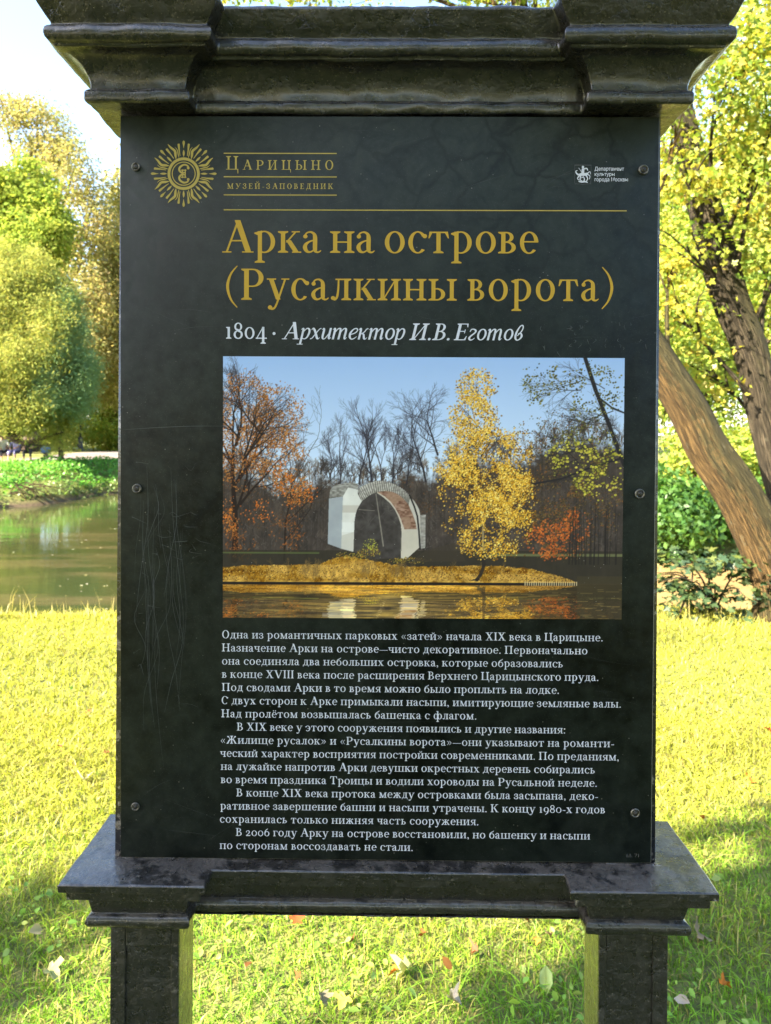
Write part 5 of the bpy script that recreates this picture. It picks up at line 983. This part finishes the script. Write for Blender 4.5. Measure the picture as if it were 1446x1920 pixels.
# people on a bench under the willow
bx, by, bz = ground_pt(42, 36.6); bench = empty('park_bench', (bx, by, bz), 'dark park bench under the willow across the pond', 'bench'); bench.rotation_euler.z = .15
def slab(name, par, *bs):
    V, F = [], []
    for b in bs: v, f = box(*b); F += [tuple(len(V)+i for i in q) for q in f]; V += v
    return bevel(mesh_obj(name, V, F, M['wood'], par), .006)
slab('seat', bench, *[(-1.25, 1.25, -.24+.12*k, -.14+.12*k, .42, .455) for k in range(4)]); slab('backrest', bench, *[(-1.25, 1.25, .25+.02*k, .28+.02*k, .52+.13*k, .62+.13*k) for k in range(3)])
for s in (-1, 1): slab('leg', bench, (s*1.05-.04, s*1.05+.04, -.22, -.15, 0, .42), (s*1.05-.04, s*1.05+.04, .20, .27, 0, .52), (s*1.05-.03, s*1.05+.03, -.155, .205, .34, .40))
def person(dx, label, shirt, legs, hair, seed, lean=0.0, arm=.3, skirt=False):
    root = empty('person', (bx+dx, by-.02, bz), label, 'person', 'people sitting on the bench across the pond'); root.rotation_euler.z = .15+lean
    J = dict(hip=(0, .10, .54), waist=(0, .11, .70), chest=(0, .08, .93), neck=(0, .06, 1.10), head=(0, .02, 1.20), crown=(0, .02, 1.32), lh=(-.11, .06, .53), lk=(-.13, -.36, .52), la=(-.13, -.40, .12), lf=(-.14, -.56, .05), rh=(.11, .06, .53), rk=(.14, -.36, .53), ra=(.16, -.30, .12), rf=(.18, -.46, .05),
             ls=(-.19, .07, 1.02), le=(-.26, -.02, .78), lw=(-.15, -.20, .66), lhnd=(-.10, -.29, .62), rs=(.19, .07, 1.02), re=(.27, -.04, .80), rw=(.15, -.22, .70), rhnd=(.08, -.30, .68))
    rad = dict(hip=.15, waist=.13, chest=.15, neck=.055, head=.10, crown=.07, lh=.10, lk=.065, la=.042, lf=.035, rh=.10, rk=.065, ra=.042, rf=.035, ls=.065, le=.045, lw=.032, lhnd=.035, rs=.065, re=.045, rw=.032, rhnd=.035)
    E = [('hip', 'waist'), ('waist', 'chest'), ('chest', 'neck'), ('neck', 'head'), ('head', 'crown'), ('hip', 'lh'), ('lh', 'lk'), ('lk', 'la'), ('la', 'lf'), ('hip', 'rh'), ('rh', 'rk'), ('rk', 'ra'), ('ra', 'rf'), ('chest', 'ls'), ('ls', 'le'), ('le', 'lw'), ('lw', 'lhnd'), ('chest', 'rs'), ('rs', 're'), ('re', 'rw'), ('rw', 'rhnd')]
    K = list(J); me = bpy.data.meshes.new('body'); me.from_pydata([J[k] for k in K], [(K.index(a), K.index(b)) for a, b in E], [])
    o = bpy.data.objects.new('body', me); COL.objects.link(o); m = o.modifiers.new('skin', 'SKIN'); o.modifiers.new('sub', 'SUBSURF').levels = 2; o.modifiers['sub'].render_levels = 2
    for k, v in zip(K, me.skin_vertices[0].data): v.radius = (rad[k],)*2; v.use_root = k == 'hip'
    dg = bpy.context.evaluated_depsgraph_get(); em = bpy.data.meshes.new_from_object(o.evaluated_get(dg)); bpy.data.objects.remove(o)
    V = np.array([v.co[:] for v in em.vertices]); F = [tuple(p.vertices) for p in em.polygons]; C = np.tile(np.array([.50, .30, .22]), (len(V), 1))
    torso = (V[:, 2] > .56) & (V[:, 2] < 1.07) & (V[:, 1] > -.12); C[torso] = shirt; leg = (V[:, 2] <= .66) & ((V[:, 1] < .3)) & ~((V[:, 2] > .6) & (V[:, 1] < -.1)); short = leg & (V[:, 2] > (.40 if skirt else .30)); C[short & ~torso] = legs; C[(V[:, 2] < .10)] = (.05, .05, .06)
    if skirt:
        R = np.random.default_rng(seed); p = torso | short; C[p] = np.where((np.sin(V[p, 0]*60)+np.sin(V[p, 2]*55) > .2)[:, None], np.array([.5, .48, .7]), np.array(shirt))
    mt = M.setdefault('cloth', NT('skin_and_cloth')); 
    if not mt_done: mt.pbr(mt.attr(), .8, None, .2); mt_done.append(1)
    mesh_obj('body', V, F, mt.m, root, C, smooth=True); bpy.data.meshes.remove(em)
    hv, hf = lathe([(.03, 1.17), (.105, 1.20), (.118, 1.27), (.10, 1.34), (.05, 1.38), (.01, 1.39)], 14); hv = [(x, y+.04+.015*math.sin(x*40+z*30), z) for x, y, z in hv]
    mesh_obj('hair', hv, hf, simple('hair', hair, .6), root, smooth=True)
mt_done = []
person(-.92, 'person in a white top and dark shorts at the left end of the bench', (.7, .7, .72), (.03, .03, .04), (.25, .2, .15), 1, .5)
person(-.32, 'person in a blue-violet patterned dress in the middle of the bench', (.16, .15, .42), (.2, .2, .5), (.12, .10, .09), 2, -.2, skirt=True)
person(.30, 'person in dark clothes at the right end of the bench', (.04, .045, .04), (.05, .05, .06), (.45, .28, .24), 3, .1)
V, F = lathe([(.16, 0), (.20, .05), (.21, .18), (.15, .28), (.05, .32)], 10); bag = mesh_obj('bag', [(x*1.2, y*.6, z) for x, y, z in V], F, simple('blue_cloth', (.10, .20, .50), .7), smooth=True); bag.location = (bx+1.05*math.cos(.15), by+1.05*math.sin(.15), bz+.455); tag(bag, 'blue bag standing on the free end of the bench', 'bag')
# dead branches washed up against the left bank
root = empty('driftwood', ground_pt(60, 27.5), 'bare dead branches lying at the waterline of the left bank', 'branch'); Rg = random.Random(3); parts = []
for k in range(22):
    a = np.array(at(Rg.uniform(15, 75), Rg.uniform(905, 935), Rg.uniform(26.8, 28.4))); e = a+np.array([Rg.uniform(-.2, 1.3), Rg.uniform(-.5, .3), Rg.uniform(-.75, -.05)]); e[2] = max(e[2], WATER-.05); parts.append(tube(spline([a, (a+e)/2+np.array([0, 0, Rg.uniform(0, .2)]), e], 4), np.linspace(.03, .008, 9), 5, 0, k))
V, F, B = merge(parts); mesh_obj('limb', V-np.array(root.location), F, M['warm_bark'], root, smooth=True, extra=B)
